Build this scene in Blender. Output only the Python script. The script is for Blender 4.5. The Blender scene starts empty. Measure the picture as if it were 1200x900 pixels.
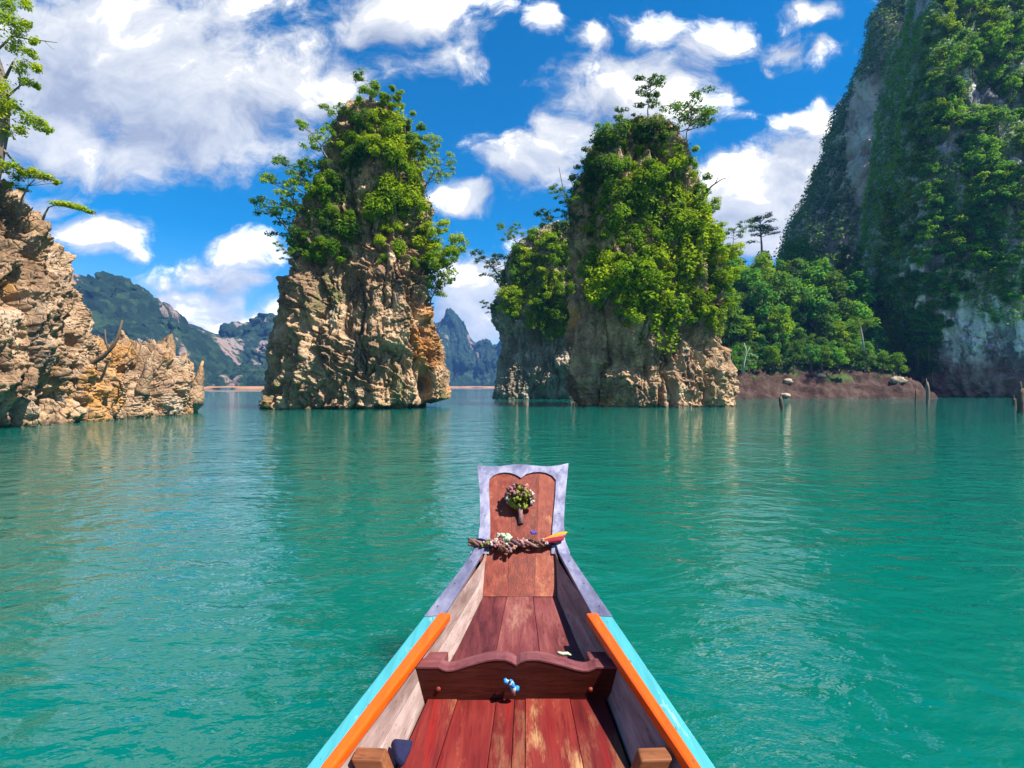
import bpy, math, random
import numpy as np
from mathutils import Vector, Matrix, Euler
from mathutils.bvhtree import BVHTree

scene = bpy.context.scene
R = math.radians

# ------------------------------------------------------------------ camera
EYE = 1.75            # eye height above the lake
F = 600.0             # focal length in photo pixels (photo 1200 x 900)
CX, CY = 600.0, 453.0 # horizon sits at row 453
cam_d = bpy.data.cameras.new('camera')
cam_d.sensor_width = 36.0
cam_d.lens = 36.0 * F / 1200.0
cam_d.shift_y = 3.0 / 1200.0
cam_d.clip_start = 0.05
cam_d.clip_end = 6000.0
cam = bpy.data.objects.new('camera', cam_d)
scene.collection.objects.link(cam)
cam.location = (0, 0, EYE)
cam.rotation_euler = (R(90), 0, 0)
scene.camera = cam

# ------------------------------------------------------------------ light
SUN_EL, SUN_AZ = 57.0, 114.0       # azimuth clockwise from the view direction
sun_dir = Vector((math.sin(R(SUN_AZ)) * math.cos(R(SUN_EL)), math.cos(R(SUN_AZ)) * math.cos(R(SUN_EL)), math.sin(R(SUN_EL))))
sun_l = bpy.data.lights.new('sun', 'SUN')
sun_l.energy = 5.0
sun_l.angle = R(0.5)
sun_l.color = (1.0, 0.93, 0.82)
sun = bpy.data.objects.new('sun', sun_l)
scene.collection.objects.link(sun)
sun.rotation_euler = (-sun_dir).to_track_quat('-Z', 'Y').to_euler()
sun.location = (60, -40, 80)

scene.view_settings.view_transform = 'Standard'
scene.view_settings.look = 'None'
scene.view_settings.exposure = 1.25
scene.view_settings.gamma = 1.0
scene.view_settings.use_curve_mapping = False
scene.cycles.max_bounces = 6
scene.cycles.diffuse_bounces = 3
scene.cycles.glossy_bounces = 3
scene.cycles.transmission_bounces = 3
scene.cycles.transparent_max_bounces = 4
scene.cycles.sample_clamp_indirect = 6.0
scene.cycles.caustics_reflective = False
scene.cycles.caustics_refractive = False


# ------------------------------------------------------------------ node helpers
class NT:
    def __init__(s, tree):
        s.t = tree

    def n(s, typ, ins=None, **attrs):
        nd = s.t.nodes.new(typ)
        for k, v in attrs.items():
            setattr(nd, k, v)
        if ins:
            for k, v in ins.items():
                s.set(nd.inputs[k], v)
        return nd

    def set(s, sock, v):
        if isinstance(v, bpy.types.NodeSocket):
            s.t.links.new(v, sock)
        else:
            if sock.type == 'RGBA' and len(v) == 3:
                v = (*v, 1.0)
            sock.default_value = v

    def math(s, op, a, b=0.0, c=None, clamp=False):
        nd = s.n('ShaderNodeMath', operation=op, use_clamp=clamp)
        s.set(nd.inputs[0], a)
        s.set(nd.inputs[1], b)
        if c is not None:
            s.set(nd.inputs[2], c)
        return nd.outputs[0]

    def vmath(s, op, a, b=None, c=None):
        nd = s.n('ShaderNodeVectorMath', operation=op)
        s.set(nd.inputs[0], a)
        if b is not None:
            s.set(nd.inputs[1], b)
        if c is not None:
            s.set(nd.inputs[2], c)
        return nd.outputs['Value'] if op in ('LENGTH', 'DOT_PRODUCT') else nd.outputs['Vector']

    def ramp(s, fac, stops, interp='LINEAR'):
        nd = s.n('ShaderNodeValToRGB')
        r = nd.color_ramp
        r.interpolation = interp
        while len(r.elements) < len(stops):
            r.elements.new(0.5)
        for e, (p, c) in zip(r.elements, stops):
            e.position = p
            e.color = (*c, 1.0) if hasattr(c, '__len__') else (c, c, c, 1.0)
        s.set(nd.inputs[0], fac)
        return nd.outputs[0]

    def maprange(s, v, a, b, c=0.0, d=1.0, smooth=True):
        nd = s.n('ShaderNodeMapRange', interpolation_type='SMOOTHSTEP' if smooth else 'LINEAR')
        for k, x in zip(('Value', 'From Min', 'From Max', 'To Min', 'To Max'), (v, a, b, c, d)):
            s.set(nd.inputs[k], x)
        return nd.outputs[0]

    def noise(s, vec, scale, detail=4.0, rough=0.55, dist=0.0, dim='3D', out=0):
        nd = s.n('ShaderNodeTexNoise', noise_dimensions=dim)
        s.set(nd.inputs['Vector'], vec)
        nd.inputs['Scale'].default_value = scale
        nd.inputs['Detail'].default_value = detail
        nd.inputs['Roughness'].default_value = rough
        nd.inputs['Distortion'].default_value = dist
        return nd.outputs[out]

    def mix(s, fac, a, b, mode='MIX'):
        nd = s.n('ShaderNodeMix', data_type='RGBA', blend_type=mode)
        s.set(nd.inputs[0], fac)
        s.set(nd.inputs[6], a)
        s.set(nd.inputs[7], b)
        return nd.outputs[2]

    def scale(s, vec, sc, loc=(0, 0, 0), rot=(0, 0, 0)):
        nd = s.n('ShaderNodeMapping')
        s.set(nd.inputs['Vector'], vec)
        nd.inputs['Location'].default_value = loc
        nd.inputs['Rotation'].default_value = rot
        nd.inputs['Scale'].default_value = sc
        return nd.outputs[0]


# ------------------------------------------------------------------ sky with clouds
world = bpy.data.worlds.new('World')
scene.world = world
world.use_nodes = True
wt = world.node_tree
wt.nodes.clear()
W = NT(wt)
SKY_STRENGTH = 0.062
CLOUDS = [  # centre px, centre py, radius x, radius y, weight
    (130, 60, 230, 120, 1.2), (230, 120, 150, 85, 1.15), (340, 95, 90, 50, 1.0), (60, 150, 120, 65, 1.0), (170, 175, 80, 45, .9),
    (400, 92, 40, 24, .8),
    (125, 277, 48, 24, 1.0), (90, 270, 40, 20, .7), (45, 235, 45, 25, .6), (150, 300, 20, 12, .6),
    (225, 358, 50, 26, 1.15), (285, 378, 62, 20, 1.1), (195, 375, 30, 22, 1.0), (320, 368, 30, 18, 1.0),
    (240, 318, 60, 26, .72), (300, 298, 48, 24, .82), (190, 328, 34, 22, .6),
    (480, 10, 95, 45, 1.0), (430, 35, 40, 20, .7), (510, 60, 60, 30, .55), (545, 5, 55, 25, .6),
    (735, 95, 92, 42, 1.05), (700, 105, 50, 28, .8), (800, 130, 55, 30, .65),
    (625, 180, 65, 42, 1.0), (600, 200, 45, 30, .8), (660, 150, 40, 22, .8),
    (540, 236, 38, 22, 1.0), (515, 228, 25, 14, .7),
    (555, 345, 48, 45, 1.1), (545, 375, 40, 30, 1.1), (590, 320, 40, 28, .8), (620, 290, 60, 25, .5),
    (690, 45, 40, 20, .75), (760, 30, 80, 26, .72), (835, 40, 40, 30, .75), (640, 30, 20, 22, .6),
    (885, 235, 78, 55, 1.2), (860, 265, 60, 45, 1.1), (950, 190, 50, 40, 1.0), (905, 290, 60, 30, 1.1), (975, 150, 45, 36, .85), (940, 140, 30, 22, .6),
    (920, 55, 45, 22, .72), (955, 15, 50, 18, .8), (960, 65, 34, 22, .65), (900, 80, 26, 14, .5),
    (1120, -60, 140, 60, 1.0), (1290, 60, 120, 80, 1.0), (-140, 120, 150, 90, 1.0), (-200, 300, 140, 50, .9),
    (1300, 330, 140, 50, .9), (930, -170, 130, 50, .8)]


def cloud_group(full):
    g = bpy.data.node_groups.new('cloud_density', 'ShaderNodeTree')
    g.interface.new_socket('uv', in_out='INPUT', socket_type='NodeSocketVector')
    g.interface.new_socket('density', in_out='OUTPUT', socket_type='NodeSocketFloat')
    G = NT(g)
    gi, go = g.nodes.new('NodeGroupInput'), g.nodes.new('NodeGroupOutput')
    p = gi.outputs[0]
    acc = None
    for px, py, rx, ry, w in CLOUDS:
        if not full and rx < 38: continue
        cu, cv, ru, rv = (px - CX) / F, (CY - py) / F, rx * 1.28 / F, ry * 1.28 / F
        q = G.vmath('MULTIPLY_ADD', p, (1 / ru, 1 / rv, 0), (-cu / ru, -cv / rv, 0))
        m = G.math('MULTIPLY_ADD', G.vmath('LENGTH', q), -w, w)
        acc = m if acc is None else G.math('SMOOTH_MAX', acc, m, 0.15)
    acc = G.math('MAXIMUM', acc, -.3)
    f1 = G.noise(G.scale(p, (1, 1.35, 1)), 8.0, 9 if full else 4, .66)
    d = G.math('ADD', acc, G.math('MULTIPLY', G.math('SUBTRACT', f1, .5), 1.75))
    if full:
        f2 = G.noise(G.scale(p, (.6, 1.5, 1), (3, 1, 0), (0, 0, .5)), 3.2, 3, .5)
        d = G.math('ADD', d, G.math('MULTIPLY', G.math('SUBTRACT', f2, .5), .75))
    g.links.new(d, go.inputs[0])
    return g


cg, cg_soft = cloud_group(True), cloud_group(False)
sky = W.n('ShaderNodeTexSky', sky_type='NISHITA', sun_disc=False, sun_elevation=R(SUN_EL), sun_rotation=R(SUN_AZ),
          altitude=0.0, air_density=1.0, dust_density=0.25, ozone_density=3.0)
skyc = W.n('ShaderNodeHueSaturation', {'Hue': 0.498, 'Saturation': 1.58, 'Value': 1.16, 'Color': sky.outputs[0]}).outputs[0]
dirv = W.n('ShaderNodeTexCoord').outputs['Generated']
sep = W.n('ShaderNodeSeparateXYZ', {0: dirv})
ay = W.math('MAXIMUM', W.math('ABSOLUTE', sep.outputs[1]), 0.02)
uv = W.n('ShaderNodeCombineXYZ', {0: W.math('DIVIDE', sep.outputs[0], ay), 1: W.math('DIVIDE', sep.outputs[2], ay)}).outputs[0]


def dens(g, vec):
    nd = W.n('ShaderNodeGroup', node_tree=g)
    W.set(nd.inputs[0], vec)
    return nd.outputs[0]


warp = W.vmath('MULTIPLY', W.vmath('SUBTRACT', W.noise(uv, 5.5, 3, .5, out=1), (.5, .5, .5)), (.17, .12, 0))
cp = W.vmath('ADD', uv, warp)
d0 = dens(cg, cp)
d1 = dens(cg_soft, W.vmath('ADD', cp, (0.05, 0.06, 0)))
alpha = W.maprange(d0, 0.05, 0.58)
lit = W.math('ADD', 0.64, W.math('MULTIPLY', W.math('SUBTRACT', d0, d1), 0.62))
thick = W.maprange(d0, 0.70, 1.35)
lit = W.math('SUBTRACT', lit, W.math('MULTIPLY', thick, 0.24), clamp=True)
CB = 0.42 / SKY_STRENGTH
ccol = W.ramp(lit, [(0.0, (.34 * CB, .40 * CB, .57 * CB)), (.35, (.47 * CB, .53 * CB, .68 * CB)), (.62, (.72 * CB, .77 * CB, .86 * CB)), (.84, (.97 * CB, .98 * CB, 1.0 * CB)), (.93, (1.5 * CB, 1.48 * CB, 1.45 * CB)), (1.0, (2.0 * CB, 1.96 * CB, 1.9 * CB))])
final = W.mix(W.math('MULTIPLY', alpha, 0.97), skyc, ccol)
bg = W.n('ShaderNodeBackground', {'Color': final, 'Strength': SKY_STRENGTH})
W.n('ShaderNodeOutputWorld', {0: bg.outputs[0]})
world.cycles.sampling_method = 'MANUAL'
world.cycles.sample_map_resolution = 512


# ------------------------------------------------------------------ object helpers
COL = scene.collection


def P(px, py, Y):
    """photo pixel at depth Y -> world point"""
    return Vector(((px - CX) / F * Y, Y, EYE + (CY - py) / F * Y))


def tag(o, label=None, cat=None, group=None, kind=None):
    if label: o['label'] = label
    if cat: o['category'] = cat
    if group: o['group'] = group
    if kind: o['kind'] = kind
    return o


def empty(name, loc=(0, 0, 0)):
    o = bpy.data.objects.new(name, None)
    o.empty_display_size = 0.3
    COL.objects.link(o)
    o.location = loc
    return o


def mesh_np(name, V, Fc, mat, parent=None, tint=None, smooth=True, off=None, mats=None, mi=None):
    """V (n,3), Fc list of faces or (m,k) array"""
    V = np.asarray(V, dtype=np.float32)
    if off is not None:
        V = V - np.asarray(off, dtype=np.float32)
    me = bpy.data.meshes.new(name)
    if isinstance(Fc, np.ndarray):
        m, k = Fc.shape
        me.vertices.add(len(V))
        me.vertices.foreach_set('co', V.ravel())
        me.loops.add(m * k)
        me.loops.foreach_set('vertex_index', Fc.astype(np.int32).ravel())
        me.polygons.add(m)
        me.polygons.foreach_set('loop_start', np.arange(0, m * k, k, dtype=np.int32))
        me.polygons.foreach_set('loop_total', np.full(m, k, dtype=np.int32))
        me.update(calc_edges=True)
    else:
        me.from_pydata([tuple(map(float, v)) for v in V], [], [tuple(f) for f in Fc])
        me.update()
    me.polygons.foreach_set('use_smooth', np.full(len(me.polygons), smooth, dtype=bool))
    if tint is not None:
        a = me.attributes.new('tint', 'FLOAT', 'POINT')
        a.data.foreach_set('value', np.asarray(tint, dtype=np.float32))
    for mm in (mats or [mat]):
        me.materials.append(mm)
    if mi is not None:
        me.polygons.foreach_set('material_index', np.asarray(mi, dtype=np.int32))
    o = bpy.data.objects.new(name, me)
    COL.objects.link(o)
    if parent is not None:
        o.parent = parent
    return o


class MB:
    """collects simple solids into one mesh"""
    def __init__(s):
        s.v, s.f, s.t = [], [], []

    def add(s, vs, fs, tint=0.5):
        b = len(s.v)
        s.v += [tuple(v) for v in vs]
        s.f += [tuple(i + b for i in f) for f in fs]
        s.t += [tint] * len(vs)

    def hexa(s, lo, hi, tint=0.5):
        """lo, hi: four corner points each (same winding)"""
        s.add(list(lo) + list(hi), [(3, 2, 1, 0), (4, 5, 6, 7), (0, 1, 5, 4), (1, 2, 6, 5), (2, 3, 7, 6), (3, 0, 4, 7)], tint)

    def prism(s, ring, vec, tint=0.5):
        n = len(ring)
        vec = Vector(vec)
        top = [Vector(p) + vec for p in ring]
        fs = [tuple(range(n - 1, -1, -1)), tuple(range(n, 2 * n))] + [(i, (i + 1) % n, n + (i + 1) % n, n + i) for i in range(n)]
        s.add([Vector(p) for p in ring] + top, fs, tint)

    def tube(s, pts, rad, k=6, tint=0.5, jit=0.0, rng=None):
        pts = [Vector(p) for p in pts]
        n = len(pts)
        vs, fs = [], []
        ref = Vector((0.31, 0.87, 0.37))
        for i, p in enumerate(pts):
            d = (pts[min(i + 1, n - 1)] - pts[max(i - 1, 0)]).normalized()
            a = d.cross(ref)
            if a.length < 1e-3: a = d.cross(Vector((1, 0, 0)))
            a.normalize()
            b = d.cross(a)
            r = rad[i] if hasattr(rad, '__len__') else rad
            for j in range(k):
                an = 2 * math.pi * j / k
                rr = r * (1 + (rng.uniform(-jit, jit) if jit else 0))
                vs.append(p + a * (math.cos(an) * rr) + b * (math.sin(an) * rr))
        for i in range(n - 1):
            for j in range(k):
                fs.append((i * k + j, i * k + (j + 1) % k, (i + 1) * k + (j + 1) % k, (i + 1) * k + j))
        fs.append(tuple(range(k - 1, -1, -1)))
        fs.append(tuple(range((n - 1) * k, n * k)))
        s.add(vs, fs, tint)

    def blob(s, c, r, rng, tint=0.5, seg=10, ring=7, jit=0.15, sq=(1, 1, 1)):
        c = Vector(c)
        vs, fs = [], []
        for i in range(ring + 1):
            ph = math.pi * i / ring
            for j in range(seg):
                th = 2 * math.pi * j / seg
                k = r * (1 + rng.uniform(-jit, jit))
                vs.append(c + Vector((math.sin(ph) * math.cos(th) * k * sq[0], math.sin(ph) * math.sin(th) * k * sq[1], math.cos(ph) * k * sq[2])))
        for i in range(ring):
            for j in range(seg):
                fs.append((i * seg + j, (i + 1) * seg + j, (i + 1) * seg + (j + 1) % seg, i * seg + (j + 1) % seg))
        s.add(vs, fs, tint)

    def build(s, name, mat, parent=None, smooth=False, off=None):
        return mesh_np(name, s.v, s.f, mat, parent, tint=s.t, smooth=smooth, off=off)


def bevel(o, w=0.004, seg=2):
    m = o.modifiers.new('bevel', 'BEVEL')
    m.width = w
    m.segments = seg
    m.limit_method = 'ANGLE'
    m.angle_limit = R(35)
    return o


# ------------------------------------------------------------------ numpy noise
def _hash(ix, iy, iz, seed):
    h = (ix.astype(np.uint32) * np.uint32(374761393) + iy.astype(np.uint32) * np.uint32(668265263) + iz.astype(np.uint32) * np.uint32(2147483647 - 17) + np.uint32(seed * 1274126177 & 0xffffffff))
    h = (h ^ (h >> np.uint32(13))) * np.uint32(1274126177)
    h = (h ^ (h >> np.uint32(16))) * np.uint32(2246822519)
    return h ^ (h >> np.uint32(15))


def perlin(p, seed=0):
    """gradient noise about -1..1 at the points p (n,3)"""
    p = np.asarray(p, dtype=np.float64)
    i0 = np.floor(p).astype(np.int64)
    f = p - i0
    u = f * f * f * (f * (f * 6 - 15) + 10)
    out = np.zeros(len(p))
    for dx in (0, 1):
        wx = u[:, 0] if dx else 1 - u[:, 0]
        for dy in (0, 1):
            wy = u[:, 1] if dy else 1 - u[:, 1]
            for dz in (0, 1):
                wz = u[:, 2] if dz else 1 - u[:, 2]
                h = _hash(i0[:, 0] + dx, i0[:, 1] + dy, i0[:, 2] + dz, seed)
                gx = (h & 1023) / 511.5 - 1
                gy = ((h >> np.uint32(10)) & 1023) / 511.5 - 1
                gz = ((h >> np.uint32(20)) & 1023) / 511.5 - 1
                out += wx * wy * wz * (gx * (f[:, 0] - dx) + gy * (f[:, 1] - dy) + gz * (f[:, 2] - dz))
    return out * 1.25


def fbm(p, oct=4, seed=0, gain=.5, lac=2.03):
    a, o = 1.0, 0
    p = np.asarray(p, dtype=np.float64)
    for i in range(oct):
        o = o + a * perlin(p, seed + i * 7)
        p = p * lac + 3.1
        a *= gain
    return o


def ridged(p, oct=4, seed=0, gain=.5, lac=2.1):
    a, o = 1.0, 0
    p = np.asarray(p, dtype=np.float64)
    for i in range(oct):
        o = o + a * (1 - 2.2 * np.abs(perlin(p, seed + i * 7)))
        p = p * lac + 5.7
        a *= gain
    return o


def worley(p, seed=0):
    """F1, F2 and a random value of the nearest cell"""
    p = np.asarray(p, dtype=np.float64)
    i0 = np.floor(p).astype(np.int64)
    f = p - i0
    f1 = np.full(len(p), 9.0)
    f2 = np.full(len(p), 9.0)
    cid = np.zeros(len(p))
    for dx in (-1, 0, 1):
        for dy in (-1, 0, 1):
            for dz in (-1, 0, 1):
                h = _hash(i0[:, 0] + dx, i0[:, 1] + dy, i0[:, 2] + dz, seed)
                jx = (h & 1023) / 1023.0
                jy = ((h >> np.uint32(10)) & 1023) / 1023.0
                jz = ((h >> np.uint32(20)) & 1023) / 1023.0
                d = np.sqrt((f[:, 0] - dx - jx) ** 2 + (f[:, 1] - dy - jy) ** 2 + (f[:, 2] - dz - jz) ** 2)
                c = ((h >> np.uint32(5)) & 4095) / 4095.0
                near = d < f1
                f2 = np.where(near, f1, np.minimum(f2, d))
                cid = np.where(near, c, cid)
                f1 = np.where(near, d, f1)
    return f1, f2, cid


def grid_faces(nr, nc, wrap=False):
    r = np.arange(nr - 1)[:, None]
    c = np.arange(nc if wrap else nc - 1)[None, :]
    a = r * nc + c
    b = r * nc + (c + 1) % nc
    return np.stack([a, b, b + nc, a + nc], -1).reshape(-1, 4)


def grid_normals(V, nr, nc, wrap):
    G = V.reshape(nr, nc, 3)
    if wrap:
        du = np.roll(G, -1, 1) - np.roll(G, 1, 1)
    else:
        du = np.gradient(G, axis=1)
    dv = np.gradient(G, axis=0)
    n = np.cross(du, dv)
    n /= (np.linalg.norm(n, axis=2, keepdims=True) + 1e-9)
    return n.reshape(-1, 3)


# ------------------------------------------------------------------ materials
def new_mat(name):
    m = bpy.data.materials.new(name)
    m.use_nodes = True
    m.node_tree.nodes.clear()
    return m, NT(m.node_tree)


def principled(N, color, rough=.7, normal=None, spec=.5, metal=0.0):
    ins = {'Base Color': color, 'Roughness': rough, 'Metallic': metal, 'Specular IOR Level': spec}
    if normal is not None: ins['Normal'] = normal
    b = N.n('ShaderNodeBsdfPrincipled', ins)
    N.n('ShaderNodeOutputMaterial', {0: b.outputs[0]})
    return b


def bump(N, h, dist, strength=1.0, normal=None):
    ins = {'Height': h, 'Distance': dist, 'Strength': strength}
    if normal is not None: ins['Normal'] = normal
    return N.n('ShaderNodeBump', ins).outputs[0]


def obj_co(N):
    return N.n('ShaderNodeTexCoord').outputs['Object']


def rock_mat(name, tones, spot=None, stain=(.55, .25, .05), stain_at=(.62, .72), moss=(.10, .12, .035), moss_at=(.66, .8), streak=.6, scale=1.0, bumpd=.10, white=None, band=None):
    m, N = new_mat(name)
    co = obj_co(N)
    wp = N.vmath('ADD', co, N.vmath('MULTIPLY', N.vmath('SUBTRACT', N.noise(co, .35 * scale, 3, out=1), (.5, .5, .5)), (1.6 / scale, 1.6 / scale, 1.6 / scale)))
    base = N.noise(wp, .55 * scale, 8, .62)
    c = N.ramp(base, [(.30, tones[0]), (.44, tones[1]), (.55, tones[2]), (.68, tones[3])])
    fine = N.noise(co, 5.5 * scale, 6, .65)
    c = N.mix(N.maprange(fine, .38, .62, .0, .55), c, tones[0], 'MULTIPLY') if False else N.mix(N.maprange(fine, .40, .60, 0, .40), c, N.mix(.5, c, tones[3]))
    # weather stains that run down the face
    st = N.noise(N.scale(wp, (1.2 * scale, 1.2 * scale, .16 * scale)), 1.0, 5, .6)
    c = N.mix(N.maprange(st, .55, .68, 0, streak), c, (.085, .08, .085))
    or_ = N.noise(N.scale(wp, (.30 * scale, .30 * scale, .2 * scale), (4.2, 1.7, 8.8)), 1.0, 4, .6)
    c = N.mix(N.maprange(or_, stain_at[0], stain_at[1], 0, .8), c, stain)
    if spot is not None:   # iron-stained seep
        sd = N.vmath('LENGTH', N.vmath('MULTIPLY', N.vmath('SUBTRACT', wp, spot[0]), spot[1]))
        c = N.mix(N.maprange(N.math('ADD', sd, N.math('MULTIPLY', N.math('SUBTRACT', base, .5), 1.6)), 1.0, .55, 0, .85), c, (.42, .165, .03))
    big = N.noise(N.scale(co, (.16 * scale, .16 * scale, .12 * scale), (7.7, 2.1, 5.5)), 1.0, 5, .6)
    c = N.mix(N.maprange(big, .50, .66, 0, .75), c, N.mix(fine, tuple(x * .55 for x in tones[0]), tones[1]))
    mo = N.noise(N.scale(wp, (.42 * scale, .42 * scale, .3 * scale), (9.1, 3.3, 2.2)), 1.0, 6, .65)
    c = N.mix(N.maprange(mo, moss_at[0], moss_at[1], 0, .85), c, moss)
    if white is not None:
        wh = N.noise(N.scale(wp, (.8 * scale, .8 * scale, .10 * scale), (1.1, 7.3, 4.2)), 1.0, 7, .68)
        hz_ = N.maprange(N.n('ShaderNodeSeparateXYZ', {0: N.n('ShaderNodeNewGeometry').outputs['Position']}).outputs[2], 18.0, 34.0, 1.0, .35)
        c = N.mix(N.math('MULTIPLY', N.maprange(wh, white[0], white[1], 0, .92), hz_), c, (.80, .77, .72))
    z = N.n('ShaderNodeSeparateXYZ', {0: N.n('ShaderNodeNewGeometry').outputs['Position']}).outputs[2]
    if band is not None:   # old high-water mark
        bz = N.math('ADD', z, N.math('MULTIPLY', N.math('SUBTRACT', N.noise(co, .3, 4), .5), 3.0))
        c = N.mix(N.maprange(bz, band[1], band[0], 0, .85), c, band[2])
    wet = N.maprange(N.math('ADD', z, N.math('MULTIPLY', N.math('SUBTRACT', N.noise(co, 1.5, 3), .5), .35)), .22, .02)
    c = N.mix(N.math('MULTIPLY', wet, .75), c, (.07, .06, .04))
    h1 = N.noise(N.scale(co, (1, 1, .7)), 1.6 * scale, 10, .70)
    v = N.n('ShaderNodeTexVoronoi', {'Vector': wp, 'Scale': 1.7 * scale}, feature='DISTANCE_TO_EDGE').outputs['Distance']
    h = N.math('ADD', h1, N.math('MULTIPLY', N.maprange(v, 0, .12), .25))
    nm = bump(N, h, bumpd / scale * 2.2, .9)
    principled(N, c, .86, nm, .25)
    return m


M = {}
M['rock_tan'] = rock_mat('limestone_tan', [(.10, .058, .032), (.25, .150, .082), (.43, .275, .155), (.58, .42, .265)], stain_at=(.60, .70), moss_at=(.58, .70), streak=.75)
M['rock_gold'] = rock_mat('limestone_gold', [(.11, .064, .038), (.27, .165, .092), (.40, .265, .155), (.47, .35, .26)], stain=(.46, .22, .05), stain_at=(.52, .68), moss_at=(.8, .9), streak=.45, scale=1.3)
M['rock_dark'] = rock_mat('limestone_grey', [(.11, .08, .06), (.24, .175, .125), (.38, .29, .205), (.50, .41, .31)], stain_at=(.66, .78), moss_at=(.62, .75), streak=.6)
M['rock_cliff'] = rock_mat('limestone_cliff', [(.07, .06, .065), (.15, .13, .14), (.32, .29, .29), (.62, .59, .57)], stain_at=(.70, .85), moss_at=(.62, .75), streak=.7, scale=.35, bumpd=.13, white=(.47, .55), band=(3.5, 8.5, (.25, .105, .085)))
M['rock_far'] = rock_mat('limestone_far', [(.20, .16, .12), (.36, .30, .23), (.52, .45, .35), (.68, .62, .52)], stain_at=(.62, .75), moss_at=(.55, .7), streak=.6, scale=.18, bumpd=.09, white=(.58, .7))


def leaf_mat(name, cols, trans=.35, var=.5):
    m, N = new_mat(name)
    tint = N.n('ShaderNodeAttribute', attribute_name='tint').outputs['Fac']
    rnd = N.n('ShaderNodeObjectInfo').outputs['Random']
    isl = N.n('ShaderNodeNewGeometry').outputs['Random Per Island']
    f = N.math('ADD', N.math('MULTIPLY', tint, .46), N.math('ADD', N.math('MULTIPLY', rnd, .50), N.math('MULTIPLY_ADD', isl, .20, -.02)))
    c = N.ramp(f, [(.15, cols[0]), (.45, cols[1]), (.72, cols[2]), (.95, cols[3])])
    b = N.n('ShaderNodeBsdfPrincipled', {'Base Color': c, 'Roughness': .6, 'Specular IOR Level': .10})
    t = N.n('ShaderNodeBsdfTranslucent', {'Color': N.mix(.55, c, (.30, .44, .005), 'MIX')})
    mx = N.n('ShaderNodeMixShader', {0: trans, 1: b.outputs[0], 2: t.outputs[0]})
    N.n('ShaderNodeOutputMaterial', {0: mx.outputs[0]})
    return m


M['leaf_bright'] = leaf_mat('leaf_bright', [(.045, .115, .004), (.15, .26, .003), (.31, .40, .003), (.48, .50, .004)], .42)
M['leaf_mid'] = leaf_mat('leaf_mid', [(.020, .08, .006), (.065, .175, .005), (.16, .29, .004), (.32, .42, .004)], .40)
M['leaf_dark'] = leaf_mat('leaf_dark', [(.009, .040, .013), (.022, .085, .016), (.048, .150, .014), (.11, .23, .010)], .32)
M['leaf_cliff'] = leaf_mat('leaf_cliff', [(.010, .10, .028), (.032, .20, .032), (.09, .32, .020), (.24, .46, .010)], .42)


def bark_mat(name, a, b):
    m, N = new_mat(name)
    co = obj_co(N)
    n = N.noise(N.scale(co, (6, 6, 1.2)), 1.0, 5, .6)
    principled(N, N.mix(n, a, b), .9, bump(N, n, .03), .2)
    return m


M['bark'] = bark_mat('bark', (.10, .075, .055), (.24, .20, .16))
M['bark_dead'] = bark_mat('bark_dead', (.05, .035, .025), (.17, .12, .085))
M['bark_pale'] = bark_mat('bark_pale', (.26, .23, .20), (.46, .43, .39))


def water_mat():
    m, N = new_mat('lake_water')
    co = obj_co(N)
    wco = N.vmath('ADD', co, N.vmath('MULTIPLY', N.vmath('SUBTRACT', N.noise(co, .5, 2, out=1), (.5, .5, .5)), (.7, .7, 0)))
    h = N.math('MULTIPLY', N.noise(N.scale(co, (.5, .8, 1), (0, 0, 0), (0, 0, .35)), 1.0, 2, .5), .105)
    h = N.math('ADD', h, N.math('MULTIPLY', N.noise(N.scale(wco, (1.9, 3.2, 1), (3, 7, 0), (0, 0, -.25)), 1.0, 2, .5), .058))
    h = N.math('ADD', h, N.math('MULTIPLY', N.noise(N.scale(wco, (5.5, 8.5, 1), (1, 2, 0), (0, 0, .6)), 1.0, 3, .55), .0190))
    # calmer and rougher patches left by the breeze
    g = N.maprange(N.noise(N.scale(co, (.05, .035, 1)), 1.0, 3, .5), .35, .65, .65, 1.15)
    nm = bump(N, N.math('MULTIPLY', h, g), 1.0, 1.0)
    tone = N.noise(N.scale(co, (.03, .02, 1), (5, 5, 0)), 1.0, 3, .5)
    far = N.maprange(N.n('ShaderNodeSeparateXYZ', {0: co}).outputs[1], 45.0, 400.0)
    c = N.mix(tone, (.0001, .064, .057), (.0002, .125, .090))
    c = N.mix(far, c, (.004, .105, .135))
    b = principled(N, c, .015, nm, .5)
    b.subsurface_method = 'BURLEY'
    b.inputs['Subsurface Weight'].default_value = 1.0
    b.inputs['Subsurface Radius'].default_value = (.6, 1.0, 1.0)
    b.inputs['Subsurface Scale'].default_value = 1.6
    b.inputs['IOR'].default_value = 1.55
    return m


M['water'] = water_mat()

# ------------------------------------------------------------------ the lake
wv = [(-1300, -90, 0), (1300, -90, 0), (1300, 1560, 0), (-1300, 1560, 0)]
lake = mesh_np('lake_water', wv, [(0, 1, 2, 3)], M['water'], smooth=False)
tag(lake, kind='structure')


# ------------------------------------------------------------------ rock bodies
def interp_tab(tab, key):
    tab = sorted(tab)
    return np.interp(key, [a for a, _ in tab], [b for _, b in tab])


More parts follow.
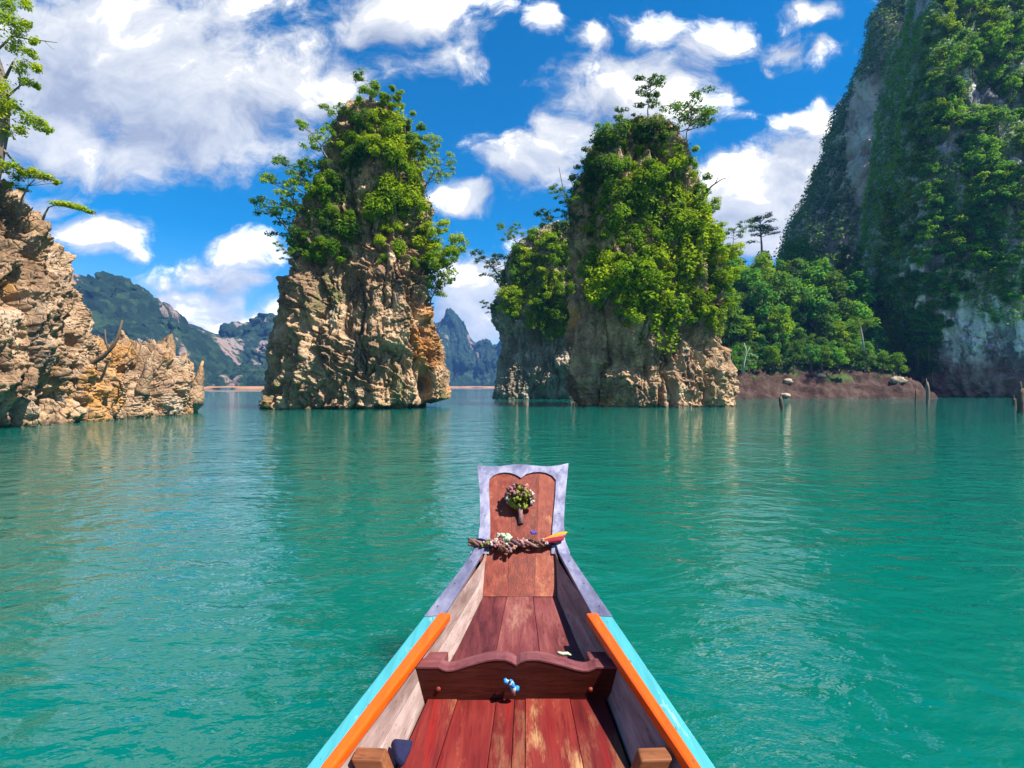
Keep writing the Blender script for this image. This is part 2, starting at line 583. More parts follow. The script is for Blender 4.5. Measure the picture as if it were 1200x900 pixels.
def rock_disp(Pt, s=1.0, seed=0, bed=(.35, .0, .94), amt=(.8, .55, .45, .28, .10)):
    """outward offset in metres: mass, ledges, flutes, blocks, grain"""
    q = Pt / s
    w = q + .45 * np.stack([fbm(q * .45, 4, seed + 50), fbm(q * .45, 4, seed + 51), fbm(q * .45, 4, seed + 52)], 1)
    d = amt[0] * 1.1 * fbm(w * (.17, .17, .11), 4, seed)
    bq = w @ np.array(bed)
    side = np.stack([w[:, 0] * .20, w[:, 1] * .20, bq * .8], 1)
    # ledges: rise slowly, break off sharply
    r = fbm(side, 3, seed + 9) * 1.6 + bq * .55
    saw = r - np.floor(r)
    sharp = np.where(saw < .86, saw / .86, (1 - saw) / .14)
    patch = np.clip(.5 + 1.2 * fbm(w * .18, 2, seed + 31), 0, 1)
    d += amt[1] * .62 * (sharp - .5) * patch
    # long creases and ribs
    e = np.abs(fbm(w * (.40, .40, .10), 4, seed + 17))
    d += amt[2] * (np.clip(e / .5, 0, 1) ** .5 - .75) * 1.2
    # broken facets with sharp edges
    f1, f2, cid = worley(w * (.36, .36, .20) + .3 * np.stack([fbm(w * 1.3, 2, seed + 60)] * 3, 1), seed + 3)
    d += amt[3] * ((cid - .5) * 1.3 + .5 * f1 - .5 * np.exp(-(f2 - f1) * 16))
    d += amt[3] * .75 * (ridged(w * (.85, .85, .33), 5, seed + 27, .5) - .8)
    e3 = np.abs(fbm(q * (2.6, 2.6, 1.1), 4, seed + 23))
    d += amt[4] * 1.7 * (np.clip(e3 / .5, 0, 1) ** .5 - .65)
    d += amt[4] * 1.1 * (ridged(q * 5.5, 3, seed + 29) - .7)
    return d * s


def pillar(tl, tr, Yc, depth, seed, nth, nz, mat, parent=None, name='rock', s=1.0, amt=(.8, .55, .45, .28, .10), bed=(.35, 0, .94), ex=2.4, zbot=-1.5, front=.62, undercut=None, off=None, lean=0.0):
    """a rock tower from its left and right outline (photo row, column) at depth Yc"""
    rows = np.array([a for a, _ in tl])
    ztop = EYE + (CY - rows.min()) / F * Yc
    z = zbot + (ztop - zbot) * np.linspace(0, 1, nz)
    py = CY - (z - EYE) * F / Yc
    L = (interp_tab(tl, py) - CX) / F * Yc
    Rr = (interp_tab(tr, py) - CX) / F * Yc
    a = np.maximum((Rr - L) / 2, .05)
    c = (Rr + L) / 2
    # more columns on the side that faces the camera (theta = -90 deg)
    nf = int(nth * front)
    th = np.concatenate([np.linspace(-math.pi, 0, nf, endpoint=False) - 0.0, np.linspace(0, math.pi, nth - nf, endpoint=False)])
    ct, st = np.cos(th), np.sin(th)
    rr = (np.abs(ct) ** ex + np.abs(st) ** ex) ** (-1 / ex)
    X = c[:, None] + a[:, None] * (rr * ct)[None, :]
    k = np.clip((a / a.max()) ** .75, 0, 1)
    Y = Yc + depth * k[:, None] * (rr * st)[None, :]
    Y = Y + lean * np.clip(z, 0, None)[:, None] * np.clip(-st, 0, 1)[None, :]
    Z = np.repeat(z[:, None], nth, 1)
    V = np.stack([X, Y, Z], -1).reshape(-1, 3)
    n = grid_normals(V, nz, nth, True)
    n[:, 2] *= .35
    n /= np.linalg.norm(n, axis=1, keepdims=True) + 1e-9
    if (n[:, 0] * np.tile(ct, nz)).sum() < 0: n = -n
    d = rock_disp(V, s, seed, bed, amt)
    d -= d.mean() + .12 * s
    d *= np.repeat(np.clip(a / (1.6 * s), .12, 1), nth)
    V2 = V + n * d[:, None]
    V2[:, 2] += .25 * s * np.repeat(np.clip((z - 1) / 3, 0, 1), nth) * fbm(V * .7 / s, 3, seed + 77)
    if undercut: V2 = undercut(V2, n)
    # close the top
    V2 = np.vstack([V2, V2[-nth:].mean(0, keepdims=True) + (0, 0, .15 * s)])
    Fq = grid_faces(nz, nth, True)
    top = len(V2) - 1
    base = (nz - 1) * nth
    j = np.arange(nth)
    cap = np.stack([base + j, base + (j + 1) % nth, np.full(nth, top), np.full(nth, top)], -1)
    me_f = [tuple(f) for f in cap[:, :3]]
    o = mesh_np(name, V2, Fq, mat, parent, smooth=True, off=off)
    import bmesh
    bm = bmesh.new()
    bm.from_mesh(o.data)
    bm.verts.ensure_lookup_table()
    for f in me_f:
        try: bm.faces.new([bm.verts[i] for i in f])
        except ValueError: pass
    bm.to_mesh(o.data)
    bm.free()
    return o, V2, Fq


SURF = {}


def keep(name, V, Fq):
    SURF[name] = (BVHTree.FromPolygons([Vector(v) for v in V], [tuple(f) for f in Fq]), V, Fq)


# the tall pillar left of the prow
A_L = [(484, 310), (479, 312), (450, 322), (428, 327), (400, 328), (375, 333), (352, 338), (346, 334), (336, 334), (325, 344), (300, 347), (260, 356), (225, 372), (190, 392), (160, 403), (140, 409), (128, 412), (122, 420)]
A_R = [(484, 492), (479, 500), (474, 521), (466, 527), (440, 526), (400, 519), (370, 514), (340, 509), (300, 501), (260, 494), (220, 488), (190, 479), (160, 462), (140, 450), (128, 436), (122, 426)]
A_Y = 43.5


def undercut_A(V, n):
    # a notch eaten into the right foot at the waterline
    w = np.clip((V[:, 0] - ((490 - CX) / F * A_Y)) / 1.2, 0, 1) * np.clip(1 - V[:, 2] / .75, 0, 1)
    V = V.copy()
    V[:, 0] -= w * 1.6 * np.sign(n[:, 0]).clip(0, 1)
    px, py = CX + V[:, 0] / V[:, 1] * F, CY - (V[:, 2] - EYE) / V[:, 1] * F
    cave = np.exp(-((px - 501) / 9.0) ** 2 - ((py - 452) / 24.0) ** 2) * (n[:, 1] < .2)
    V[:, 1] += 2.4 * cave
    V[:, 0] -= 1.0 * cave
    return V


rootA = empty('rock_pillar', P(420, CY + EYE * F / A_Y, A_Y))
tag(rootA, 'tallest limestone pillar, left of the boat prow, with a bare tan foot', 'rock', kind='thing')
_sp = P(503, 398, 41.5) - rootA.location
M['rock_seep'] = rock_mat('limestone_seep', [(.10, .058, .032), (.25, .150, .082), (.43, .275, .155), (.58, .42, .265)], spot=(tuple(_sp), (.7, .25, .28)), stain_at=(.64, .74), moss_at=(.55, .68), streak=.75)
oA, VA, FA = pillar(A_L, A_R, A_Y, 5.0, 11, 860, 560, M['rock_seep'], rootA, 'rock', amt=(1.15, .85, .95, .38, .07), bed=(.42, .1, .9), undercut=undercut_A, off=rootA.location)
keep('A', VA, FA)

# the broad pillar right of the prow
B_L = [(481, 677), (477, 678), (440, 676), (400, 674), (350, 671), (320, 671), (280, 672), (240, 675), (200, 681), (175, 690), (155, 708), (146, 725), (140, 740)]
B_R = [(481, 855), (477, 856), (440, 852), (400, 846), (360, 840), (330, 834), (300, 829), (260, 822), (220, 812), (195, 798), (170, 780), (155, 765), (146, 752), (140, 745)]
B_Y = 48.0
rootB = empty('rock_pillar', P(766, CY + EYE * F / B_Y, B_Y))
tag(rootB, 'broad limestone pillar right of the boat prow, upper two thirds overgrown with shrubs', 'rock', kind='thing')
oB, VB, FB = pillar(B_L, B_R, B_Y, 4.6, 23, 760, 520, M['rock_tan'], rootB, 'rock', amt=(1.2, .5, 1.1, .36, .07), bed=(.1, .1, .98), off=rootB.location)
keep('B', VB, FB)

# the lower pillar half hidden behind it
C_L = [(470, 580), (467, 581), (430, 583), (400, 585), (378, 578), (355, 580), (335, 588), (310, 596), (290, 606), (275, 625), (266, 640), (262, 655)]
C_R = [(470, 712), (467, 712), (430, 712), (400, 710), (355, 706), (310, 700), (290, 692), (275, 682), (266, 672), (262, 660)]
C_Y = 78.0
rootC = empty('rock_pillar', P(646, CY + EYE * F / C_Y, C_Y))
tag(rootC, 'lower dark grey rock pillar half hidden behind the broad pillar right of the prow', 'rock', kind='thing')
oC, VC, FC = pillar(C_L, C_R, C_Y, 6.5, 37, 560, 380, M['rock_dark'], rootC, 'rock', s=1.5, amt=(.8, .4, .6, .34, .10), off=rootC.location)
keep('C', VC, FC)


# the jagged bank at the left edge: a wall along the shore with a pinnacled crest
def outcrop():
    tab = [  # y along the shore, x of the face foot, crest height, half width
        (6, -27, 13.0, 7.0), (14, -23.6, 12.8, 6.0), (19, -21.8, 12.4, 4.8), (22, -21.4, 11.9, 4.0), (24, -21.3, 11.0, 3.4), (25, -21.3, 10.2, 3.1), (25.8, -21.3, 9.3, 2.7), (26.5, -21.3, 8.5, 2.3), (27, -21.3, 7.2, 2.0),
        (27.4, -21.2, 5.2, 1.8), (27.9, -21.1, 3.9, 1.6), (29.5, -21.0, 3.7, 1.5), (31.0, -20.9, 3.7, 1.5), (32.2, -20.9, 3.8, 1.4), (33.2, -20.95, 3.7, 1.3), (33.8, -21.0, 3.6, 1.2), (34.2, -21.0, 2.3, 1.05), (34.7, -21.05, 1.6, .8), (35.3, -21.2, .7, .3)]
    ys = np.array([t[0] for t in tab])
    ns, nt = 900, 520
    y = np.concatenate([np.linspace(6, 19, 130, endpoint=False), np.linspace(19, 35.3, ns - 130)])
    xf = np.interp(y, ys, [t[1] for t in tab])
    hh = np.interp(y, ys, [t[2] for t in tab])
    hw = np.interp(y, ys, [t[3] for t in tab])
    hh = hh + .5 * np.clip(hw - 1, 0, 1) * perlin(np.stack([y * 1.1, y * 0, y * 0], 1), 5)
    ph = np.concatenate([np.linspace(0, .5, 400, endpoint=False), np.linspace(.5, 1, nt - 400)]) * math.pi
    # profile: foot -> steep face -> narrow crest -> back
    cx, sy = np.cos(ph), np.sin(ph)
    prof_x = np.sign(cx) * np.abs(cx) ** .8
    prof_z = np.abs(sy) ** .85
    X = (xf - hw)[:, None] + hw[:, None] * prof_x[None, :]
    Z = -1.2 + (hh + 1.2)[:, None] * prof_z[None, :]
    Y = np.repeat(y[:, None], nt, 1)
    V = np.stack([X, Y, Z], -1).reshape(-1, 3)
    n = grid_normals(V, ns, nt, False)
    if (n[:, 0] * np.tile(cx, ns)).sum() < 0: n = -n
    d = rock_disp(V, .85, 5, (.15, .25, .95), (1.1, .16, 1.7, .50, .12))
    # karst flutes and pinnacles, stronger near the crest
    crest = np.tile(prof_z ** 3, ns)
    d += .50 * (ridged(V * (.8, .8, .13), 4, 91) - .8)
    damp = np.repeat(np.clip(hw / 1.6, .25, 1), nt)
    V2 = V + n * (d * damp)[:, None]
    pin = np.clip(ridged(V * (1.5, 1.5, .05), 3, 71) - .7, 0, 2)
    V2[:, 2] += crest * damp * (.55 * pin - .2)
    # hollow under the tip
    w = np.clip((V2[:, 1] - 32.0) / 1.5, 0, 1) * np.clip(1 - V2[:, 2] / .6, 0, 1) * (np.tile(cx, ns) > 0)
    V2[:, 0] -= w * .5
    Fq = grid_faces(ns, nt)
    return V2, Fq


rootL = empty('rock_outcrop', (-22, 26, 0))
tag(rootL, 'jagged tan and orange limestone bank dropping to a low ledge, under the overhanging trees', 'rock', kind='thing')
VL, FL = outcrop()
oL = mesh_np('rock', VL, FL, M['rock_gold'], rootL, off=rootL.location)
keep('L', VL, FL)


def spire(base, tip, r0, seed, name, mat, parent, off):
    rng = random.Random(seed)
    b = MB()
    base, tip = Vector(base), Vector(tip)
    n = 9
    pts = [base.lerp(tip, i / (n - 1)) + Vector((rng.uniform(-.06, .06), rng.uniform(-.06, .06), 0)) * (i > 0) for i in range(n)]
    rad = [r0 * (1 - .88 * (i / (n - 1)) ** 1.2) * rng.uniform(.85, 1.15) for i in range(n)]
    b.tube(pts, rad, 11, jit=.18, rng=rng)
    return b.build(name, mat, parent, smooth=True, off=off)


spire(P(228, 474, 33.4), P(237, 423, 33.7), .50, 3, 'rock_spire', M['rock_gold'], rootL, rootL.location)
spire(P(166, 462, 29.0), P(179, 411, 29.3), .38, 4, 'rock_spire', M['rock_gold'], rootL, rootL.location)

# the two buttresses of the great wall on the right
D_L = [(476, 1046), (452, 1041), (430, 1036), (380, 1030), (330, 1028), (290, 1031), (250, 1037), (200, 1047), (150, 1060), (100, 1072), (50, 1085), (0, 1096), (-60, 1110), (-120, 1150), (-150, 1230), (-165, 1330)]
D_R = [(476, 1900), (250, 1880), (100, 1850), (0, 1820), (-60, 1790), (-120, 1700), (-150, 1580), (-165, 1450)]
D_Y = 97.0
cliff, VD, FD = pillar(D_L, D_R, D_Y, 27.0, 51, 620, 420, M['rock_cliff'], None, 'cliff', s=5.0, amt=(.55, .16, .42, .20, .07), ex=3.4, zbot=-2, lean=.28)
tag(cliff, kind='structure')
keep('D', VD, FD)
E_L = [(465, 905), (440, 912), (330, 920), (290, 927), (270, 934), (245, 949), (205, 966), (170, 984), (140, 993), (110, 1000), (80, 1014), (50, 1021), (20, 1032), (5, 1041), (-30, 1056), (-80, 1080), (-140, 1130), (-170, 1200)]
E_R = [(465, 1750), (200, 1720), (0, 1650), (-80, 1560), (-140, 1420), (-170, 1300)]
E_Y = 175.0
mount, VE, FE = pillar(E_L, E_R, E_Y, 34.0, 67, 460, 320, M['rock_far'], None, 'mountain', s=8.0, amt=(.5, .18, .5, .25, .05), ex=2.2, zbot=-2)
tag(mount, kind='structure')
keep('E', VE, FE)


# wooded slope between the pillars and the great wall, with a bare red-brown bank at the water
def hillside():
    nx, ny = 200, 190
    x = np.linspace(22, 96, nx)
    t = np.linspace(0, 1, ny)
    Xg, T = np.meshgrid(x, t)
    foot = 76.5 - 1.5 * np.clip((Xg - 50) / 25, 0, 1) - .10 * np.clip(45 - Xg, 0, 30) + 1.3 * perlin(np.stack([Xg.ravel() * .12, Xg.ravel() * 0, Xg.ravel() * 0], 1), 3).reshape(Xg.shape)
    Yg = foot - 1.5 + T * 70
    s = Yg - foot
    bank = 3.1 * np.clip(s / 3.6, -.4, 1) ** 1.0
    rise = np.clip(s - 4.0, 0, 60)
    top = np.interp(Xg, [22, 30, 45, 54, 61, 65, 70, 92], [9, 17, 25.5, 25, 21, 13, 2, 0])
    u = Xg / Yg
    top = np.interp(Xg, [22, 30, 45, 100], [9, 17, 25.5, 25.5]) * np.interp(u, [.55, .66, .70, .735, .77], [1, .97, .85, .5, 0])
    Zg = bank + top * (1 - np.exp(-(rise / 17.0) ** 1.5)) * 1.0
    Zg = Zg - 6.5 * np.clip((Xg - 60) / 9, 0, 1) ** 1.5
    V = np.stack([Xg, Yg, Zg], -1).reshape(-1, 3)
    q = V.copy()
    V[:, 2] += np.clip((s.ravel() + .5) / 2, 0, 1) * (.55 * (ridged(q * .45, 4, 15) - .7) + .42 * (ridged(q * 1.1, 4, 16) - .7))
    V[:, 1] += .8 * fbm(q * .4, 4, 18)
    return V, grid_faces(ny, nx)


def soil_mat():
    m, N = new_mat('bank_soil')
    co = obj_co(N)
    n = N.noise(co, .5, 8, .65)
    c = N.ramp(n, [(.3, (.018, .010, .008)), (.5, (.050, .026, .020)), (.66, (.10, .066, .053)), (.8, (.20, .165, .145))])
    g = N.noise(co, .22, 5, .6)
    z = N.n('ShaderNodeSeparateXYZ', {0: co}).outputs[2]
    c = N.mix(N.math('MULTIPLY', N.maprange(g, .52, .62), N.maprange(z, 1.8, 3.2)), c, (.05, .085, .02))
    c = N.mix(N.maprange(z, 3.6, 5.0), c, (.035, .045, .018))
    principled(N, c, .92, bump(N, N.noise(co, 2.2, 8, .7), .35, .9), .2)
    return m


M['soil'] = soil_mat()
VH, FH = hillside()
hill = mesh_np('hillside', VH, FH, M['soil'])
tag(hill, kind='structure')
keep('H', VH, FH)


# ------------------------------------------------------------------ far hills
def forest_mat(name, rockmask, cols, rocktone=(.22, .18, .16)):
    m, N = new_mat(name)
    co = obj_co(N)
    n = N.noise(co, .09, 6, .62)
    v = N.n('ShaderNodeTexVoronoi', {'Vector': co, 'Scale': .14}, feature='F1')
    c = N.ramp(N.math('ADD', N.math('MULTIPLY', n, .6), N.math('MULTIPLY', v.outputs['Color'], .35)), [(.2, cols[0]), (.5, cols[1]), (.75, cols[2])])
    nz = N.n('ShaderNodeSeparateXYZ', {0: N.n('ShaderNodeNewGeometry').outputs['Normal']}).outputs[2]
    rk = N.noise(N.scale(co, (.022, .022, .008), (2, 4, 1)), 1.0, 6, .65)
    k = N.maprange(rk, rockmask, rockmask + .05)
    c = N.mix(k, c, N.mix(N.noise(N.scale(co, (.15, .15, .03)), 1.0, 5, .6), (.20, .15, .13), rocktone))
    principled(N, c, .9, bump(N, N.noise(co, .35, 6, .65), 2.5, .8), .15)
    return m


FORC = [(.003, .011, .008), (.010, .029, .017), (.042, .078, .028)]
M['forest_a'] = forest_mat('forest_slope', .53, FORC, (.28, .20, .16))
M['forest_b'] = forest_mat('forest_slope_far', .60, FORC)


def far_hill(name, tab, Yh, run, mat, seed, nx, ny, bumpr=4.5, steep=1.0, extra=0):
    """ridge outline (column,row) at depth Yh; the slope falls towards the camera over run metres"""
    px = np.array([a for a, _ in tab], float)
    py = np.array([b for _, b in tab], float)
    xs = np.linspace((px[0] - CX) / F * Yh, (px[-1] - CX) / F * Yh, nx)
    ridge = np.interp(xs * F / Yh + CX, px, EYE + (CY - py) / F * Yh)
    t = np.concatenate([np.linspace(0, 1, ny), 1 + np.linspace(0, .8, 30)[1:]])
    Xg, T = np.meshgrid(xs, t)
    Yg = Yh + (T - 1) * run
    prof = np.where(T < 1, np.clip(T, 0, 1) ** steep, 1 - (T - 1) ** 1.5)
    Zg = -2 + (ridge + 2)[None, :] * prof
    V = np.stack([Xg, Yg, Zg], -1).reshape(-1, 3)
    amp = np.clip(Zg.ravel() / 25, 0, 1)
    q = V / run
    V[:, 1] += run * .30 * amp * (ridged(q * (2.2, .8, .8), 4, seed) - .8)
    V[:, 2] += (V[:, 2] * .10) * amp * fbm(q * 6, 5, seed + 4)
    V[:, 1] += run * .12 * amp * (ridged(q * (6, 2, 2), 4, seed + 6) - .8)
    f1, f2, cid = worley(V / (bumpr * 1.5) * (1, 1, .7), seed + 8)
    crown = np.sqrt(np.clip(1 - f1 ** 2 * 1.2, 0, 1))
    V[:, 2] += bumpr * (.3 + .9 * cid) * crown * np.clip(Zg.ravel() / 4, 0, 1)
    V[:, 1] -= bumpr * .5 * crown * np.clip(Zg.ravel() / 4, 0, 1)
    o = mesh_np(name, V, grid_faces(len(t), nx), mat)
    tag(o, kind='structure')
    return o


far_hill('hills', [(-120, 330), (-30, 318), (40, 320), (90, 318), (120, 324), (145, 332), (158, 346), (168, 349), (173, 366), (182, 372), (196, 377), (205, 378), (214, 386), (225, 392), (238, 405), (250, 420), (262, 436), (275, 452)], 430, 110, M['forest_a'], 3, 620, 300, 2.6, .62)
far_hill('hills', [(120, 372), (190, 372), (208, 379), (216, 384), (224, 384), (235, 390), (247, 397), (253, 392), (265, 382), (280, 378), (295, 374), (305, 366), (316, 361), (326, 364), (334, 374), (350, 386), (380, 400), (420, 425), (450, 450)], 640, 190, M['forest_b'], 13, 620, 280, 3.4, .75)
far_hill('hills', [(440, 452), (470, 410), (495, 385), (512, 374), (521, 366), (528, 365), (536, 371), (543, 384), (549, 396), (556, 404), (561, 402), (568, 397), (574, 399), (577, 405), (585, 401), (600, 390), (640, 385), (700, 400), (760, 452)], 980, 170, M['forest_b'], 29, 520, 220, 4.5, .55)
far_hill('hills', [(180, 452), (215, 444), (240, 437), (262, 432), (285, 430), (310, 434), (340, 430), (370, 440), (420, 452)], 440, 45, M['forest_a'], 41, 420, 120, 4.5, .6)


def sand_mat():
    m, N = new_mat('sand_strip')
    co = obj_co(N)
    principled(N, N.ramp(N.noise(co, .08, 5), [(.3, (.22, .095, .04)), (.6, (.34, .17, .075))]), .9)
    return m


M['sand'] = sand_mat()


def shore_strip(x0, x1, y0, y1, h, seed):
    n = 90
    xs = np.linspace(x0, x1, n)
    V = []
    for j, (yy, zz) in enumerate(((y0, -.4), (y0 + 1.5, .45 * h), ((y0 + y1) / 2, h), (y1, h * 1.1))):
        for i, x in enumerate(xs):
            e = perlin(np.array([[x * .03, j, seed]]), seed)[0]
            V.append((x, yy + e * 5, zz * (1 + .3 * e) if zz > 0 else zz))
    o = mesh_np('shore', V, grid_faces(4, n), M['sand'])
    tag(o, kind='structure')


shore_strip(-340, -150, 380, 405, 1.9, 4)
shore_strip(-170, 60, 795, 830, 2.4, 5)

# ------------------------------------------------------------------ the air: one closed box of thin even haze
def haze():
    m, N = new_mat('haze')
    v = N.n('ShaderNodeVolumePrincipled', {'Color': (.15, .40, 1.0), 'Density': .00026, 'Anisotropy': .0})
    N.n('ShaderNodeOutputMaterial', {1: v.outputs[0]})
    b = MB()
    lo = [(-1320, -110, -3.5), (1320, -110, -3.5), (1320, 1580, -3.5), (-1320, 1580, -3.5)]
    b.hexa(lo, [(x, y, 205) for x, y, z in lo])
    o = b.build('haze', m)
    tag(o, kind='stuff')


haze()


# ------------------------------------------------------------------ plants
class Leaves:
    def __init__(s, seed):
        s.r = np.random.default_rng(seed)
        s.V, s.T = [], []

    def put(s, pos, out, size, tint, up=.5, rnd=.75, wide=.55):
        """one leaf-sized face at each point, facing roughly outward and up"""
        n = len(pos)
        if n == 0: return
        nrm = out * .75 + np.array([0, 0, up * 1.3]) + s.r.normal(0, rnd, (n, 3)) * .52
        nrm /= np.linalg.norm(nrm, axis=1, keepdims=True) + 1e-9
        t = np.cross(nrm, s.r.normal(0, 1, (n, 3)))
        t /= np.linalg.norm(t, axis=1, keepdims=True) + 1e-9
        b = np.cross(nrm, t)
        L = (size * s.r.uniform(.6, 1.35, n))[:, None]
        Wd = L * wide
        bend = nrm * L * s.r.uniform(-.18, .05, n)[:, None]
        q = np.stack([pos - t * L * .5 + bend, pos + b * Wd * .5, pos + t * L * .5 + bend, pos - b * Wd * .5], 1)
        s.V.append(q.reshape(-1, 3))
        tt = np.broadcast_to(np.asarray(tint, float), (n,)) + s.r.normal(0, .06, n)
        s.T.append(np.repeat(tt, 4))

    def clump(s, c, rad, n, size, tint, up=.5, fill=.45):
        """leaves through the outer part of a lumpy ellipsoid"""
        c = np.asarray(c, float)
        rad = np.broadcast_to(np.asarray(rad, float), (3,))
        d = s.r.normal(0, 1, (n, 3))
        d /= np.linalg.norm(d, axis=1, keepdims=True)
        lump = 1 + .28 * perlin(d * 2.2 + c * 3.1, 7)
        k = (fill + (1 - fill) * s.r.random(n) ** .6) * lump
        s.put(c + d * rad * k[:, None], d, size, tint, up)

    def build(s, name, mat, parent=None, off=None):
        V = np.vstack(s.V)
        return mesh_np(name, V, np.arange(len(V)).reshape(-1, 4), mat, parent, tint=np.concatenate(s.T), smooth=False, off=off)


def proto_shrub(seed, mat, droop=0.0, n=1700, leaf=.15):
    rg = random.Random(seed)
    root = empty('shrub')
    lv, b = Leaves(seed), MB()
    for i in range(11):
        a = rg.uniform(0, 2 * math.pi)
        rr = rg.uniform(0, .75)
        c = Vector((math.cos(a) * rr, math.sin(a) * rr, rg.uniform(-.15, .75) - droop * rr * 1.2))
        r = rg.uniform(.26, .5)
        lv.clump(c, (r, r, r * .8), n // 11, leaf, rg.uniform(.15, .95))
        if i < 6: b.tube([(0, 0, -.5), (c.x * .4, c.y * .4, c.z * .2 - .1), c], [.05, .035, .012], 5)
    lv.build('foliage', mat, root)
    b.build('stem', M['bark'], root)
    return root


def proto_vine(seed, mat):
    """hanging creeper: strings of leaves falling from a tuft"""
    rg = random.Random(seed)
    root = empty('creeper')
    lv, b = Leaves(seed), MB()
    for i in range(16):
        x, y = rg.uniform(-.8, .8), rg.uniform(-.35, .35)
        L = rg.uniform(.8, 2.3)
        k = int(34 * L)
        t = np.linspace(0, 1, k)
        pos = np.stack([x + .12 * np.sin(t * 5 + i), np.full(k, y), .3 - t * L], 1) + lv.r.normal(0, .09, (k, 3))
        lv.put(pos, np.tile([[0, -.6, .2]], (k, 1)), .19, rg.uniform(.2, .9), .3)
        if i % 3 == 0: b.tube([(x, y, .3), (x + .1, y, .3 - L * .5), (x, y, .3 - L)], [.022, .018, .008], 4)
    for i in range(4):
        lv.clump((rg.uniform(-.6, .6), rg.uniform(-.2, .2), .3), (.4, .35, .25), 70, .2, rg.uniform(.3, .9))
    lv.build('foliage', mat, root)
    b.build('stem', M['bark'], root)
    return root


def proto_tree(seed, mat, h=3.0, lean=.0, spread=1.2, flat=.6, nb=9, n=1300, leaf=.20, gap=1.0, name='tree', bark='bark', trunk_r=.075, crown_lo=.45, cl=1.0):
    """open tree: bent trunk, limbs that each end in a leaf clump"""
    rg = random.Random(seed)
    root = empty(name)
    lv, b = Leaves(seed), MB()
    pts = [Vector((lean * h * (t ** 1.3) + rg.uniform(-.05, .05) * h * t, rg.uniform(-.05, .05) * h * t, -.5 + (h + .5) * t * (1 - .25 * abs(lean)))) for t in [i / 6 for i in range(7)]]
    b.tube(pts, [trunk_r * h / 3 * (1 - .8 * i / 6) for i in range(7)], 7)
    for i in range(nb):
        t = crown_lo + (1 - crown_lo) * (i + .5) / nb
        p = pts[0].lerp(pts[-1], t) if lean == 0 else pts[min(6, int(t * 6))].lerp(pts[min(6, int(t * 6) + 1)], t * 6 % 1)
        a = i * 2.4 + rg.uniform(-.5, .5)
        L = spread * rg.uniform(.55, 1.1) * (1.15 - .45 * t)
        e = p + Vector((math.cos(a) * L, math.sin(a) * L, L * rg.uniform(.15, .6)))
        mid = p.lerp(e, .5) + Vector((0, 0, -.08 * L))
        b.tube([p, mid, e], [.032 * h / 3, .022 * h / 3, .008], 5)
        for k in range(3):
            r = rg.uniform(.28, .48) * spread * .75 * cl
            c = e + Vector((rg.uniform(-1, 1), rg.uniform(-1, 1), rg.uniform(-.4, .5))) * r * 1.1 * gap
            lv.clump(c, (r, r, r * flat), n // (nb * 3), leaf, rg.uniform(.15, .95))
    lv.build('crown', mat, root)
    b.build('trunk', M[bark], root, smooth=True)
    return root


def proto_broad(seed, mat, n=1500, leaf=.36, name='tree'):
    """forest tree with a broad domed crown about 2.2 across the radius, 5 high"""
    rg = random.Random(seed)
    root = empty(name)
    lv, b = Leaves(seed), MB()
    b.tube([(0, 0, -1), (.1, 0, 1), (-.05, .1, 2.4), (0, 0, 4)], [.2, .16, .12, .05], 7)
    k = 15
    for i in range(k):
        a = i * 2.4 + rg.uniform(-.4, .4)
        f = (i + .5) / k
        rr = 1.75 * math.sqrt(1 - f * .85) * rg.uniform(.6, 1.05)
        c = Vector((math.cos(a) * rr, math.sin(a) * rr, 1.9 + 2.6 * f + rg.uniform(-.3, .3)))
        r = rg.uniform(.6, 1.0)
        lv.clump(c, (r, r, r * .62), n // k, leaf, rg.uniform(.1, .95), .7)
        if i < 7: b.tube([(0, 0, 1.2 + 1.5 * f), c * .5 + Vector((0, 0, .7)), c], [.08, .05, .02], 5)
    lv.build('crown', mat, root)
    b.build('trunk', M['bark'], root, smooth=True)
    return root


def proto_layered(seed, mat):
    """tall dark skyline tree with level tiers of foliage on a straight trunk"""
    rg = random.Random(seed)
    root = empty('tree')
    lv, b = Leaves(seed), MB()
    b.tube([(0, 0, -1), (.05, 0, 3), (-.05, 0, 6), (0, 0, 8.8)], [.26, .2, .13, .05], 8)
    for i in range(26):
        t = rg.random()
        z = 3.2 + 5.6 * t
        a = i * 2.4
        L = (3.6 if t < .75 else 3.6 - 8 * (t - .75)) * rg.uniform(.35, 1.0)
        e = Vector((math.cos(a) * L, math.sin(a) * L, z + .25 * L))
        b.tube([(0, 0, z - .3), e * .5 + Vector((0, 0, z * .5 - .1)), e], [.07, .05, .02], 5)
        lv.clump(e, (.95, .95, .26), 70, .34, rg.uniform(.1, .8), .8)
        if L > 1.8: lv.clump(e * .62 + Vector((0, 0, z * .38)), (.8, .8, .22), 45, .32, rg.uniform(.1, .8), .8)
    lv.build('crown', mat, root)
    b.build('trunk', M['bark'], root, smooth=True)
    return root


